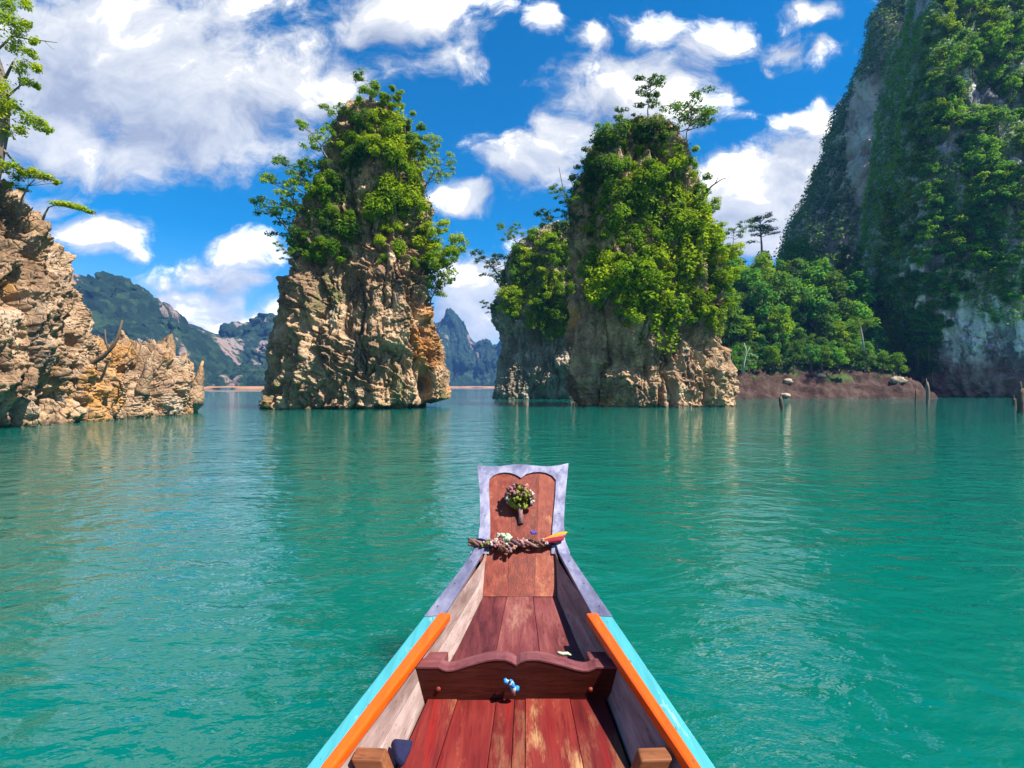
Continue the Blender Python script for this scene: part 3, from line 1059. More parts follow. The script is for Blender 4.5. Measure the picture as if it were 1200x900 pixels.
def proto_palm(seed, mat):
    rg = random.Random(seed)
    root = empty('palm_tree')
    b = MB()
    b.tube([(0, 0, -.5), (.1, 0, 2), (.05, 0, 4.2)], [.16, .13, .11], 8)
    b.build('trunk', M['bark_pale'], root, smooth=True)
    V, Fc, T = [], [], []
    for i in range(13):
        a = i * 2.4
        el = rg.uniform(.1, .9)
        L = 2.7
        for k in range(26):
            t = (k + 1) / 26
            x = L * t
            z = 4.2 + math.sin(el) * x * .9 - 1.5 * t * t * (1.4 - el)
            half = .55 * math.sin(math.pi * min(1, t * .93 + .05)) + .04
            for sgn in (-1, 1):
                o = len(V)
                ca, sa = math.cos(a), math.sin(a)
                def q(r, w, zz): V.append((ca * r - sa * w, sa * r + ca * w, zz))
                q(x, 0, z); q(x + .07, 0, z); q(x + .3, sgn * half, z - half * .45); q(x + .25, sgn * half, z - half * .5)
                Fc.append((o, o + 1, o + 2, o + 3)); T += [.5] * 4
    mesh_np('frond', V, np.array(Fc), mat, root, tint=T, smooth=False)
    return root


def place(proto, loc, sc, rz=None, tilt=0.0, rng=random, label=None, cat=None, group=None, first=set()):
    if proto.name in first or True:
        if proto.get('used'):
            o = proto.copy()
            COL.objects.link(o)
            for ch in proto.children:
                c = ch.copy()
                COL.objects.link(c)
                c.parent = o
        else:
            o = proto
            proto['used'] = 1
    o.location = loc
    o.scale = (sc, sc, sc) if not hasattr(sc, '__len__') else sc
    o.rotation_euler = (rng.uniform(-.15, .15) + 0, tilt, rng.uniform(0, 6.28) if rz is None else rz)
    for k in ('label', 'category', 'group'):
        if k in o: del o[k]
    tag(o, label, cat, group)
    return o


def inside(px, py, poly):
    r = False
    n = len(poly)
    for i in range(n):
        (x1, y1), (x2, y2) = poly[i], poly[i - 1]
        if (y1 > py) != (y2 > py) and px < (x2 - x1) * (py - y1) / (y2 - y1) + x1: r = not r
    return r


EYEV = Vector((0, 0, EYE))


def cast(px, py, names):
    """first surface along the line of sight through a photo pixel"""
    d = Vector(((px - CX) / F, 1, (CY - py) / F)).normalized()
    best = None
    for nm in names:
        h = SURF[nm][0].ray_cast(EYEV, d)
        if h[0] is not None and (best is None or h[3] < best[2]): best = (h[0], h[1], h[3])
    return best


def spots(poly, n, gap, names, seed, keepf=None):
    """well spaced root points on a surface inside a region of the view"""
    rg = random.Random(seed)
    xs, ys = [p[0] for p in poly], [p[1] for p in poly]
    got = []
    for _ in range(n * 60):
        if len(got) >= n: break
        px, py = rg.uniform(min(xs), max(xs)), rg.uniform(min(ys), max(ys))
        if not inside(px, py, poly) or any((px - a) ** 2 + (py - b) ** 2 < gap * gap for a, b, _, _ in got): continue
        if keepf and not keepf(px, py, rg): continue
        h = cast(px, py, names)
        if h is None: continue
        got.append((px, py, h[0], h[1]))
    return got


def near(px, py, nm, mid):
    # nearest hit going inwards from the outline
    for k in range(40):
        h = cast(px + (k * 2 if px < mid else -k * 2), py + k * .6, [nm])
        if h: return h


def ground_cover(name, surf, test, n, size, mat, seed, label=None, thick=.35, cat='vegetation'):
    """creepers and small growth hugging a rock: leaf faces on the surface where test says so"""
    bvh, V, Fq = SURF[surf]
    rg = np.random.default_rng(seed)
    a, b, c, d = (V[Fq[:, i]] for i in range(4))
    nr = np.cross(c - a, d - b)
    area = np.linalg.norm(nr, axis=1)
    nr = nr / (area[:, None] + 1e-9)
    mid = (a + b + c + d) / 4
    ctr = V.mean(0)
    flip = np.sign(((mid - ctr)[:, :2] * nr[:, :2]).sum(1))
    nr = nr * np.where(flip == 0, 1, flip)[:, None]
    w = area * test(mid, nr)
    w = w / w.sum()
    i = rg.choice(len(Fq), n, p=w)
    u, v = rg.random((n, 1)), rg.random((n, 1))
    pos = a[i] * (1 - u) * (1 - v) + b[i] * u * (1 - v) + c[i] * u * v + d[i] * (1 - u) * v
    pos = pos + nr[i] * (rg.random((n, 1)) ** 1.5 * thick)
    lv = Leaves(seed)
    tint = np.clip(.5 + .55 * perlin(pos / (thick * 5), seed), 0, 1)
    lv.put(pos, nr[i], size, tint, .5)
    o = lv.build(name, mat)
    tag(o, label, cat, None, 'stuff')
    return o


def proj(mid):
    return CX + mid[:, 0] / mid[:, 1] * F, CY - (mid[:, 2] - EYE) / mid[:, 1] * F


# --- prototypes (each is used in the scene)
SH = [proto_shrub(101, M['leaf_bright']), proto_shrub(102, M['leaf_bright'], .5), proto_shrub(103, M['leaf_mid']), proto_shrub(104, M['leaf_mid'], .6), proto_shrub(105, M['leaf_dark'])]
SC = [proto_shrub(106, M['leaf_cliff']), proto_shrub(107, M['leaf_cliff'], .6), proto_tree(108, M['leaf_cliff'], 2.6, .0, 1.3, .7, 11, 1900, crown_lo=.25)]
VN = [proto_vine(111, M['leaf_bright']), proto_vine(112, M['leaf_mid'])]
TR = [proto_tree(121, M['leaf_bright'], 2.8, .0, 1.25, .75, 11, 2200, crown_lo=.3), proto_tree(122, M['leaf_mid'], 3.2, .0, 1.2, .8, 11, 2200, crown_lo=.25), proto_tree(123, M['leaf_dark'], 3.0, .0, 1.25, .7, 10, 1700)]
TL = [proto_tree(131, M['leaf_bright'], 2.9, .55, 1.35, .75, 12, 2400, crown_lo=.25), proto_tree(132, M['leaf_mid'], 3.1, .6, 1.55, .6, 14, 1700, .16, gap=1.7, crown_lo=.30, trunk_r=.09, cl=.62), proto_tree(133, M['leaf_dark'], 3.1, .7, 1.6, .6, 14, 1700, .16, gap=1.7, crown_lo=.30, trunk_r=.09, cl=.62)]
rg = random.Random(4)

# --- the tall pillar left of the prow
PA_ = [(425, 128), (440, 124), (470, 150), (486, 200), (494, 245), (500, 292), (488, 312), (468, 302), (452, 308), (438, 286), (440, 240), (446, 200), (436, 170), (430, 186), (412, 206), (404, 240), (412, 285), (398, 306), (372, 300), (350, 292), (356, 262), (376, 222), (396, 205)]
for px, py, p, nn in spots(PA_, 58, 12.0, ['A'], 21):
    r_ = rg.choice([.55, .75, .95, 1.2, 1.6]) * rg.uniform(.85, 1.15)
    k = rg.random()
    if px > 430 and py < 290:
        pr = SH[0] if k < .5 else SH[1] if k < .75 else SH[2] if k < .9 else VN[0]
    elif px < 425:
        pr = SH[2] if k < .35 else SH[4] if k < .6 else SH[3] if k < .8 else SH[0]
    else:
        pr = SH[1] if k < .4 else SH[3] if k < .7 else VN[0]
    nm = 'creeper' if pr in VN else 'shrub'
    place(pr, p + nn * .25, r_, rg.uniform(-.4, .4) if nm == 'creeper' else None, 0, rg,
          'leafy creeper hanging down the tallest rock pillar, left of the boat prow' if nm == 'creeper' else 'leafy green shrub clinging to the tallest rock pillar, left of the boat prow', nm,
          nm + 's on the tallest pillar')
LT = 'small tree '
for px, py, kind, sc, rz, lab in [
    (352, 284, 2, 1.25, 3.3, 'dark airy tree leaning out lowest on the left edge of the tallest pillar'),
    (372, 236, 1, 1.15, 3.0, 'open tree leaning left above the dark one, halfway up the tallest pillar'),
    (392, 196, 1, 1.05, 3.4, 'thin-crowned tree leaning left just below the bare top of the tallest pillar'),
    (384, 220, 2, .9, 2.7, 'short dark tree between the two left-leaning trees of the tallest pillar'),
    (486, 196, 0, .85, -.3, 'bright tree leaning right high on the right shoulder of the tallest pillar'),
    (500, 330, 0, 1.0, .1, 'largest bright tree leaning out over the right side of the tallest pillar'),
    (506, 350, 0, .8, -.4, 'lowest bright tree on the right side of the tallest pillar'),
    (496, 290, 0, .85, .3, 'middle tree of those leaning from the right side of the tallest pillar'),
    (350, 312, 2, .6, 3.6, 'small dark bush-like tree under the airy one on the left of the tallest pillar'),
    (362, 262, 1, 1.25, 3.1, 'widest open tree on the left edge of the tallest pillar'),
    (410, 160, 1, .9, 2.9, 'highest tree leaning left beside the bare rock top of the tallest pillar'),
    (494, 222, 1, 1.0, -.2, 'mid-green tree leaning right halfway up the right shoulder of the tallest pillar'),
    (510, 318, 0, 1.15, .0, 'yellow-green spreading tree at the far right edge of the tallest pillar')]:
    place(TL[kind], near(px, py, 'A', 420)[0], sc, rz, 0, rg, lab, 'tree')
for px, py, kind, sc, lab in [(436, 132, 1, .85, 'tree standing on the very top of the tallest pillar'), (452, 142, 0, .75, 'yellow-green tree beside the topmost tree of the tallest pillar'), (470, 165, 0, .8, 'round bright tree on the right shoulder below the top of the tallest pillar'), (484, 196, 1, 1.0, 'full green tree lower on the right shoulder of the tallest pillar'), (460, 132, 1, .55, 'slim tree right of the topmost tree of the tallest pillar')]:
    place(TR[kind], near(px, py, 'A', 435)[0], sc, None, 0, rg, lab, 'tree')


def testA(mid, nr):
    px, py = proj(mid)
    f = fbm(mid * .45, 4, 3)
    up = np.clip((330 - py) / 60, 0, 1) * np.clip((py - 148) / 20, 0, 1)
    mask = (f + .55 * ((px < 415) | (px > 470)) - np.clip((py - 260) / 90, 0, 1) > .05)
    low = (fbm(mid * (.5, .5, .9), 4, 9) > .75) & (py > 300) & (py < 470)
    return up * mask + .10 * low


ground_cover('undergrowth', 'A', testA, 14000, .18, M['leaf_dark'], 31, 'low creeping greenery covering the tallest rock pillar between its shrubs', .45)

# --- the broad pillar right of the prow
PB_ = [(735, 146), (760, 150), (782, 180), (802, 205), (822, 262), (836, 320), (846, 360), (842, 385), (812, 378), (790, 362), (764, 362), (735, 366), (716, 352), (700, 330), (694, 290), (684, 262), (684, 200), (706, 165)]
for px, py, p, nn in spots(PB_, 100, 12.5, ['B'], 22):
    r_ = rg.choice([.6, .8, 1.0, 1.2, 1.6, 2.0]) * rg.uniform(.85, 1.15)
    k = rg.random()
    warm = px > 770 or py > 300
    if warm:
        pr = SH[0] if k < .34 else SH[1] if k < .52 else SH[2] if k < .66 else VN[0] if k < .90 else SH[3]
    else:
        pr = SH[2] if k < .35 else SH[3] if k < .55 else SH[0] if k < .72 else VN[1] if k < .88 else SH[4]
    nm = 'creeper' if pr in VN else 'shrub'
    place(pr, p + nn * .25, r_, rg.uniform(-.4, .4) if nm == 'creeper' else None, 0, rg,
          'leafy creeper hanging down the broad rock pillar, right of the boat prow' if nm == 'creeper' else 'leafy green shrub clinging to the broad rock pillar, right of the boat prow', nm,
          nm + 's on the broad pillar')
for px, py, kind, sc, rz, lab in [
    (842, 345, 0, .85, .0, 'bright yellow-green tree leaning out from the lower right edge of the broad pillar'),
    (838, 322, 0, .95, -.3, 'bright tree just above the lowest right-leaning tree of the broad pillar'),
    (826, 290, 0, .85, .3, 'bright tree leaning out halfway up the right edge of the broad pillar'),
    (818, 262, 0, .8, -.2, 'highest bright tree leaning from the right edge of the broad pillar'),
    (846, 372, 0, .7, .3, 'lowest small leafy tree at the right edge of the broad pillar, over bare rock'),
    (678, 292, 2, 1.3, 3.0, 'airy tree leaning from the left edge of the broad pillar over the lower one'),
    (680, 258, 2, 1.0, 3.4, 'small dark tree above the airy one on the left edge of the broad pillar')]:
    h = near(px, py, 'B', 755)
    place(TL[kind], h[0], sc, rz, 0, rg, lab, 'tree')
for px, py, kind, sc, lab in [(706, 176, 1, .65, 'bushy tree at the upper left corner of the broad pillar'), (728, 160, 1, .65, 'pointed green tree left of the tall slim tree on the broad pillar'), (744, 158, 0, .5, 'small yellow-green tree at the foot of the tall slim one on the broad pillar'), (784, 190, 1, .65, 'rounded tree between the two tall trees on top of the broad pillar'), (716, 174, 0, .5, 'small bright tree left on the broad pillar top, below the pointed one'), (688, 210, 1, .75, 'tree at the left edge of the broad pillar a little below its top corner'), (684, 244, 2, .95, 'dark tree hugging the left edge of the broad pillar'), (804, 216, 0, .95, 'full bright tree below the flat-crowned one on the broad pillar'), (818, 248, 1, .95, 'mid-green tree on the upper right edge of the broad pillar'), (770, 176, 1, .55, 'green tree between the tall slim tree and the flat-crowned one')]:
    h = near(px, py, 'B', 755)
    place(TR[kind], h[0], sc, None, 0, rg, lab, 'tree')
TT = [proto_tree(141, M['leaf_dark'], 5.0, .10, 1.35, .45, 10, 1700, .20, 1.1, bark='bark', trunk_r=.05, crown_lo=.55), proto_tree(142, M['leaf_dark'], 6.2, .12, 2.1, .42, 12, 2600, .22, 1.1, bark='bark', trunk_r=.045, crown_lo=.68)]
h = cast(757, 158, ['B'])
place(TT[0], h[0], 1.0, .2, 0, rg, 'tall slim tree with a sparse crown on top of the broad pillar', 'tree')
h = cast(800, 206, ['B'])
place(TT[1], h[0], 1.0, 0, 0, rg, 'tall tree with a flat spreading crown on the right shoulder of the broad pillar', 'tree')


def testB(mid, nr):
    px, py = proj(mid)
    f = fbm(mid * .45, 4, 5)
    up = np.clip((385 - py) / 40, 0, 1)
    mask = (f - np.clip((py - 310) / 80, 0, 1) * 1.2 > -.35)
    low = (fbm(mid * .5, 4, 19) > .7) & (py > 330)
    return up * mask + .05 * low


ground_cover('undergrowth', 'B', testB, 24000, .18, M['leaf_dark'], 32, 'low creeping greenery covering the broad rock pillar between its shrubs', .5)

# --- the lower pillar behind
PC_ = [(640, 268), (664, 280), (674, 300), (680, 370), (672, 396), (650, 388), (622, 378), (598, 372), (584, 352), (592, 322), (606, 298), (624, 278)]
for px, py, p, nn in spots(PC_, 55, 9, ['C'], 23):
    k = rg.random()
    pr = SH[0] if k < .3 else SH[2] if k < .55 else SH[1] if k < .7 else SH[3] if k < .85 else VN[0]
    nm = 'creeper' if pr in VN else 'shrub'
    place(pr, p + nn * .3, rg.uniform(1.1, 1.9), rg.uniform(-.4, .4) if nm == 'creeper' else None, 0, rg,
          'leafy creeper hanging down the lower rock pillar behind the broad one' if nm == 'creeper' else 'leafy green shrub on the lower rock pillar behind the broad one', nm,
          nm + 's on the lower pillar')
for px, py, kind, sc, rz, lab in [(592, 330, 2, 1.7, 3.2, 'airy dark tree leaning left from the lower pillar behind the broad one'), (584, 372, 2, .9, 3.0, 'small dark tree low on the left edge of the lower pillar'), (612, 292, 1, 1.3, 2.8, 'green tree on the upper left slope of the lower pillar')]:
    h = cast(px, py, ['C']) or cast(px + 8, py, ['C'])
    place(TL[kind], h[0], sc, rz, 0, rg, lab, 'tree')


def testC(mid, nr):
    px, py = proj(mid)
    f = fbm(mid * .3, 4, 5)
    return np.clip((395 - py) / 30, 0, 1) * (f - np.clip((py - 340) / 60, 0, 1) > -.3) + .03 * (py > 300) * (f > .6)


ground_cover('undergrowth', 'C', testC, 13000, .26, M['leaf_dark'], 33, 'low creeping greenery covering the lower rock pillar behind the broad one', .6)

# --- wooded slope and great wall
BT = [proto_broad(151, M['leaf_cliff']), proto_broad(152, M['leaf_dark']), proto_broad(153, M['leaf_mid'])]
PH_ = [(846, 292), (880, 296), (930, 306), (985, 318), (1046, 345), (1046, 430), (1036, 438), (960, 434), (846, 438)]
for px, py, p, nn in spots(PH_, 125, 12.0, ['H', 'D'], 24):
    k = rg.random()
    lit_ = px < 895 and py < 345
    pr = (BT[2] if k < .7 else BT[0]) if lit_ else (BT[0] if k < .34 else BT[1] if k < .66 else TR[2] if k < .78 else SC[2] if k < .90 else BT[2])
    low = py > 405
    s_ = rg.uniform(.45, .95) if low else rg.choice([.7, .9, 1.1, 1.35, 1.6]) * rg.uniform(.9, 1.1)
    if pr in TR + SC: s_ *= 1.7
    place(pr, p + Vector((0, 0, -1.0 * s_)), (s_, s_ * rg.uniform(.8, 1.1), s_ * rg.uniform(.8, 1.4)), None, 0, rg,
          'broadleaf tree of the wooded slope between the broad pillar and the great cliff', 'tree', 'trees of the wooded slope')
PY_ = proto_layered(161, M['leaf_dark'])
h = cast(893, 300, ['H'])
place(PY_, P(893, 304, h[0].y if h else 112), 1.05, .4, 0, rg, 'tall dark tree with level tiers standing alone on the skyline right of the broad pillar', 'tree')
TS = proto_tree(162, M['leaf_dark'], 6.0, .0, 1.9, .45, 9, 900, .3, 1.1, trunk_r=.05, crown_lo=.6)
place(TS, P(857, 302, 112), 1.1, .4, 0, rg, 'smaller skyline tree with a round airy crown, left of the tiered one', 'tree')
PMt = proto_palm(163, M['leaf_dark'])
place(PMt, P(1012, 408, 77.5), .95, .4, 0, rg, 'feathery palm tree at the edge of the wooded slope below the cliff', 'palm tree')

PF_ = [(1028, 372), (1052, 372), (1092, 418), (1086, 440), (1040, 438)]
for px, py, p, nn in spots(PF_, 26, 10.5, ['H', 'D'], 27):
    s_ = rg.uniform(.6, 1.05)
    place(rg.choice(BT[:2]), p + Vector((0, -1.2, -1.6 * s_)), (s_, s_, s_ * rg.uniform(.9, 1.3)), None, 0, rg,
          'broadleaf tree at the foot of the great cliff, above the right end of the bank', 'tree', 'trees at the foot of the great cliff')

PD_ = [(1032, 250), (1040, 210), (1062, 140), (1090, 30), (1096, -30), (1230, -30), (1230, 352), (1190, 352), (1160, 330), (1120, 372), (1092, 408), (1060, 425), (1044, 428), (1034, 330)]


def keepD(px, py, r):
    bare = [(1150, 118, 26, 16), (1185, 160, 16, 40), (1110, 210, 14, 40), (1085, 120, 8, 22), (1100, 330, 16, 16), (1185, 285, 18, 30), (1150, 345, 20, 14)]
    return not any(((px - a) / c) ** 2 + ((py - b) / d) ** 2 < 1 for a, b, c, d in bare)


for px, py, p, nn in spots(PD_, 290, 9.8, ['D'], 25, keepD):
    k = rg.random()
    edge = px - np.interp(py, [-30, 0, 50, 100, 150, 200, 250, 330, 430], [1110, 1096, 1085, 1072, 1060, 1047, 1037, 1028, 1036])
    s_ = rg.uniform(.95, 1.9)
    if edge < 40: pr = SH[2] if k < .4 else SH[0] if k < .6 else SH[3] if k < .8 else VN[1]
    else: pr = SC[0] if k < .18 else SC[1] if k < .32 else SH[4] if k < .38 else VN[1] if k < .48 else SC[2] if k < .68 else TR[1] if k < .78 else BT[0]
    if pr in BT: s_ *= .5
    nm = 'creeper' if pr in VN else 'tree' if pr in TR + BT + SC[2:] else 'shrub'
    place(pr, p + nn * .5, s_, rg.uniform(-.8, .2) if nm == 'creeper' else None, 0, rg,
          {'creeper': 'leafy creeper hanging on the great cliff at the right', 'tree': 'small tree growing out of the great cliff at the right', 'shrub': 'leafy shrub growing on the great cliff at the right'}[nm], nm, nm + 's on the great cliff')


def testD(mid, nr):
    px, py = proj(mid)
    f = fbm(mid * .11, 5, 5)
    rocky = np.clip((py - 345) / 50, 0, 1) * np.clip((px - 1060) / 50, 0, 1)
    return (np.clip((430 - py) / 15, 0, 1)) * (f - 1.1 * rocky + .8 * np.clip((1075 - px) / 40, 0, 1) > -.24) * (mid[:, 1] < 110) * (px < 1300)


ground_cover('undergrowth', 'D', testD, 150000, .42, M['leaf_cliff'], 34, 'mass of creepers and low growth covering the great cliff at the right', 1.1)


def testE(mid, nr):
    px, py = proj(mid)
    f = fbm(mid * .055, 5, 15)
    bare = (((px - 1012) / 20) ** 2 + ((py - 170) / 75) ** 2 < 1)
    return (px < 1160) * (py > -60) * (f - 1.3 * bare > -.35) * (mid[:, 1] < 190)


ground_cover('forest', 'E', testE, 110000, .85, M['leaf_dark'], 35, 'dark forest clinging to the far buttress of the great cliff', 2.4, 'forest')


def testH(mid, nr):
    return (mid[:, 2] > 4.6) * 1.0 + .05 * (mid[:, 2] > 2.6) * (fbm(mid * .2, 3, 4) > .2)


ground_cover('undergrowth', 'H', testH, 50000, .45, M['leaf_cliff'], 36, 'bushes and ferns filling the gaps between the trees of the wooded slope', 1.6)

# --- trees over the left bank
def bank_tree():
    root = empty('tree', P(-12, 250, 22.6))
    tag(root, 'bright leafy tree leaning over the jagged bank at the left edge', 'tree')
    lv, b = Leaves(171), MB()
    def q(px, py, Y=22.4): return P(px, py, Y)
    b.tube([q(-16, 250), q(-12, 225), q(-3, 190), q(4, 150), q(6, 118), q(1, 85), q(-9, 50), q(-20, 5)], [.26, .24, .22, .19, .16, .13, .10, .06], 9, jit=.12, rng=rg)
    limbs = [([q(6, 92), q(16, 72), q(24, 90), q(22, 105)], .06), ([q(-4, 60), q(14, 42), q(34, 46), q(52, 48), q(67, 50)], .045), ([q(8, 120), q(24, 128), q(44, 143), q(58, 148)], .06),
             ([q(4, 175), q(18, 192), q(40, 203), q(66, 212)], .05), ([q(-10, 40), q(4, 22), q(14, 12)], .05), ([q(10, 112), q(24, 100), q(40, 92)], .05), ([q(52, 48), q(60, 56), q(64, 58)], .015)]
    for pts, r in limbs: b.tube(pts, [r * (1 - .75 * i / (len(pts) - 1)) for i in range(len(pts))], 6)
    cl = [(8, 18, 13), (22, 34, 11), (30, 30, 7), (18, 52, 11), (34, 62, 8), (40, 48, 6), (27, 78, 10), (42, 80, 8), (30, 97, 8), (40, 100, 6), (6, 100, 14), (-4, 122, 16), (16, 124, 12), (32, 138, 11), (46, 144, 8), (57, 150, 7), (22, 154, 8), (2, 152, 12),
          (-6, 190, 12), (10, 196, 9), (24, 200, 9), (40, 203, 8), (53, 208, 7), (66, 214, 4), (10, 8, 12), (28, 6, 8), (-22, 60, 34), (-28, 110, 36), (-40, 170, 34), (-25, 10, 34)]
    for px, py, r in cl:
        rr = r / F * 22.4
        for k in range(3):
            c = q(px + rg.uniform(-.6, .6) * r, py + rg.uniform(-.5, .5) * r, 22.4 + rg.uniform(-1.0, 1.0) * min(.9, rr * 2))
            lv.clump(c, (rr * .85, rr * .85, rr * .62), int(30 + 6.5 * r), .12, rg.uniform(.2, .95), .7, fill=.15)
    o = root.location
    lv.build('crown', M['leaf_bright'], root, off=o)
    b.build('trunk', M['bark'], root, smooth=True, off=o)


bank_tree()


def ledge_tree(name_label, trunk, clumps, Y, mat, leaf=.11, r0=.05):
    root = empty('tree', P(*trunk[0], Y))
    tag(root, name_label, 'tree')
    lv, b = Leaves(int(trunk[0][0]) + 180), MB()
    pts = [P(a, c, Y) for a, c in trunk]
    b.tube(pts, [r0 * (1 - .75 * i / (len(pts) - 1)) for i in range(len(pts))], 6)
    for px, py, rx, rz in clumps:
        lv.clump(P(px, py, Y + rg.uniform(-.3, .3)), (rx / F * Y, rx / F * Y, rz / F * Y), int(26 * rx * .9), leaf, rg.uniform(.3, .95), .9, fill=.1)
        b.tube([pts[-2], P(px, py + 1, Y)], [.014, .006], 4)
    lv.build('crown', mat, root, off=root.location)
    b.build('trunk', M['bark'], root, smooth=True, off=root.location)


ledge_tree('small tree with a flat level spray of leaves on the crest of the jagged bank', [(50, 258), (53, 250), (57, 243), (66, 240), (76, 239)], [(68, 238, 9, 3), (78, 239, 11, 3.4), (88, 241, 11, 3.4), (97, 244, 9, 3), (105, 248, 6, 2.2)], 23.2, M['leaf_bright'])
ledge_tree('thin bush with sparse leaves on the bank crest, under the leaning tree', [(22, 246), (26, 232), (33, 218), (42, 208)], [(20, 208, 9, 4), (33, 205, 9, 3.5), (46, 206, 8, 3), (58, 208, 7, 2.6), (68, 213, 5, 2), (28, 222, 7, 3), (14, 216, 8, 4)], 22.8, M['leaf_mid'], .10)


# ------------------------------------------------------------------ the boat
def wood_mat(name, cols, wear=None, wear_at=(.58, .66), rough=.5, grain=(28, 2.2, 28), spec=.28, red=None):
    """planks: long grain, plank to plank change (tint), bare worn patches"""
    m, N = new_mat(name)
    co = obj_co(N)
    tint = N.n('ShaderNodeAttribute', attribute_name='tint').outputs['Fac']
    cs = N.vmath('ADD', co, N.n('ShaderNodeCombineXYZ', {0: N.math('MULTIPLY', tint, 7.3), 1: N.math('MULTIPLY', tint, 13.1)}).outputs[0])
    g = N.noise(N.scale(cs, grain), 1.0, 6, .65, .4)
    g2 = N.noise(N.scale(cs, (grain[0] * 4, grain[1] * 2.2, grain[2] * 4)), 1.0, 4, .7)
    big = N.noise(N.scale(cs, (3.5, 1.4, 3.5)), 1.0, 4, .6)
    f = N.math('ADD', N.math('MULTIPLY', g, .55), N.math('ADD', N.math('MULTIPLY', big, .35), N.math('MULTIPLY', N.math('SUBTRACT', tint, .5), .30)))
    c = N.ramp(f, [(.28, cols[0]), (.46, cols[1]), (.62, cols[2])])
    if red is not None:
        rr = N.noise(N.scale(cs, (16, .9, 16), (3, 3, 3)), 1.0, 4, .6)
        c = N.mix(N.math('MULTIPLY', N.maprange(rr, .55, .64), red[1]), c, red[0])
    if wear is not None:
        wn = N.noise(N.scale(cs, (9, 2.0, 9), (1, 6, 2)), 1.0, 8, .72)
        wb = N.noise(N.scale(cs, (2.6, 1.5, 2.6), (4, 2, 9)), 1.0, 2, .5)
        wv_ = N.math('ADD', N.math('MULTIPLY', wn, .72), N.math('MULTIPLY', wb, .36))
        c = N.mix(N.math('MULTIPLY', N.maprange(wv_, wear_at[0], wear_at[1]), N.maprange(tint, .42, .62, .25, .9)), c, wear)
    c = N.mix(N.maprange(g2, .56, .70, 0, .6), c, (cols[0][0] * .35, cols[0][1] * .35, cols[0][2] * .35))
    h = N.math('ADD', N.math('MULTIPLY', g, .5), N.math('MULTIPLY', g2, .5))
    rg_ = N.maprange(big, .35, .65, rough - .08, rough + .15)
    principled(N, c, rg_, bump(N, h, .003, .8), spec)
    return m


def paint_mat(name, col, dirt, rough=.42):
    m, N = new_mat(name)
    co = obj_co(N)
    n = N.noise(N.scale(co, (26, 5, 26)), 1.0, 8, .72)
    n2 = N.noise(N.scale(co, (70, 18, 70)), 1.0, 5, .65)
    n3 = N.noise(N.scale(co, (40, 2.5, 40)), 1.0, 4, .55)
    c = N.mix(N.maprange(n3, .35, .7, 0, .5), col, tuple(x * .60 for x in col))
    c = N.mix(N.math('MULTIPLY', N.maprange(n, .585, .64), .75), c, dirt)
    c = N.mix(N.math('MULTIPLY', N.maprange(n2, .635, .67), .85), c, (.09, .065, .05))
    principled(N, c, rough, bump(N, N.math('ADD', n, N.math('MULTIPLY', n2, .4)), .0022, .8), .4)
    return m


def sheet_mat():
    m, N = new_mat('tin_sheet')
    co = obj_co(N)
    n = N.noise(N.scale(co, (12, 4, 12)), 1.0, 6, .65)
    n2 = N.noise(co, 2.6, 3, .5)
    c = N.ramp(n, [(.3, (.095, .095, .165)), (.5, (.17, .17, .265)), (.68, (.27, .27, .36))])
    c = N.mix(N.maprange(N.noise(co, 38.0, 4, .6), .62, .72, 0, .7), c, (.16, .13, .14))
    principled(N, c, N.maprange(n, .3, .7, .36, .58), bump(N, N.math('ADD', N.math('MULTIPLY', n2, 2.0), n), .006, .7), .5, .35)
    return m


M['wood_floor'] = wood_mat('wood_floor', [(.045, .004, .005), (.130, .012, .011), (.20, .030, .020)], (.38, .22, .10), (.545, .66), .6, spec=.2, red=((.20, .006, .006), .6))
M['wood_bow'] = wood_mat('wood_bow', [(.040, .008, .010), (.120, .026, .027), (.20, .062, .056)], (.26, .12, .09), (.62, .74), .5)
M['wood_prow'] = wood_mat('wood_prow', [(.050, .007, .005), (.165, .027, .014), (.26, .062, .030)], (.36, .14, .06), (.60, .72), .42)
M['wood_dark'] = wood_mat('wood_dark', [(.018, .003, .002), (.046, .008, .005), (.085, .019, .011)], None, rough=.42, grain=(3, 30, 30), spec=.18)  # dark wood with the shade of the thwart's front put into its colour
M['wood_cap'] = wood_mat('wood_cap', [(.075, .018, .022), (.14, .042, .046), (.21, .082, .080)], None, rough=.4, grain=(3, 30, 30))
M['wood_side'] = wood_mat('wood_side', [(.13, .082, .072), (.27, .19, .172), (.41, .31, .28)], (.46, .38, .33), (.60, .74), .7, grain=(24, 2.6, 24))
M['wood_rib'] = wood_mat('wood_rib', [(.085, .025, .009), (.19, .068, .026), (.27, .115, .048)], None, rough=.5, grain=(4, 26, 26))
M['orange'] = paint_mat('orange_paint', (.72, .088, .002), (.62, .12, .03), .36)
M['turq'] = paint_mat('turquoise_paint', (.050, .30, .345), (.30, .45, .45), .5)
M['tin'] = sheet_mat()
M['hull'] = paint_mat('hull_paint', (.12, .045, .03), (.2, .1, .06), .6)

ST = [  # distance ahead, gunwale half width, gunwale below eye, floor half width, floor below eye
    (-2.6, .66, 1.07, .46, 1.22), (.2, .655, 1.06, .44, 1.20), (.9, .615, 1.045, .415, 1.19), (1.383, .557, 1.03, .388, 1.185), (1.92, .457, 1.00, .346, 1.18), (2.2, .405, .985, .272, 1.145), (2.62, .306, .935, .192, 1.074), (2.75, .262, .895, .190, .945), (2.84, .238, .845, .190, .856)]


def st(d, k):
    return float(np.interp(d, [s[0] for s in ST], [s[k] for s in ST]))


def axis(d):
    return -.003 + (max(d, -.5) - 1.383) * .036


def W_(d, lat, h):
    return Vector((axis(d) + lat, d, EYE - h))


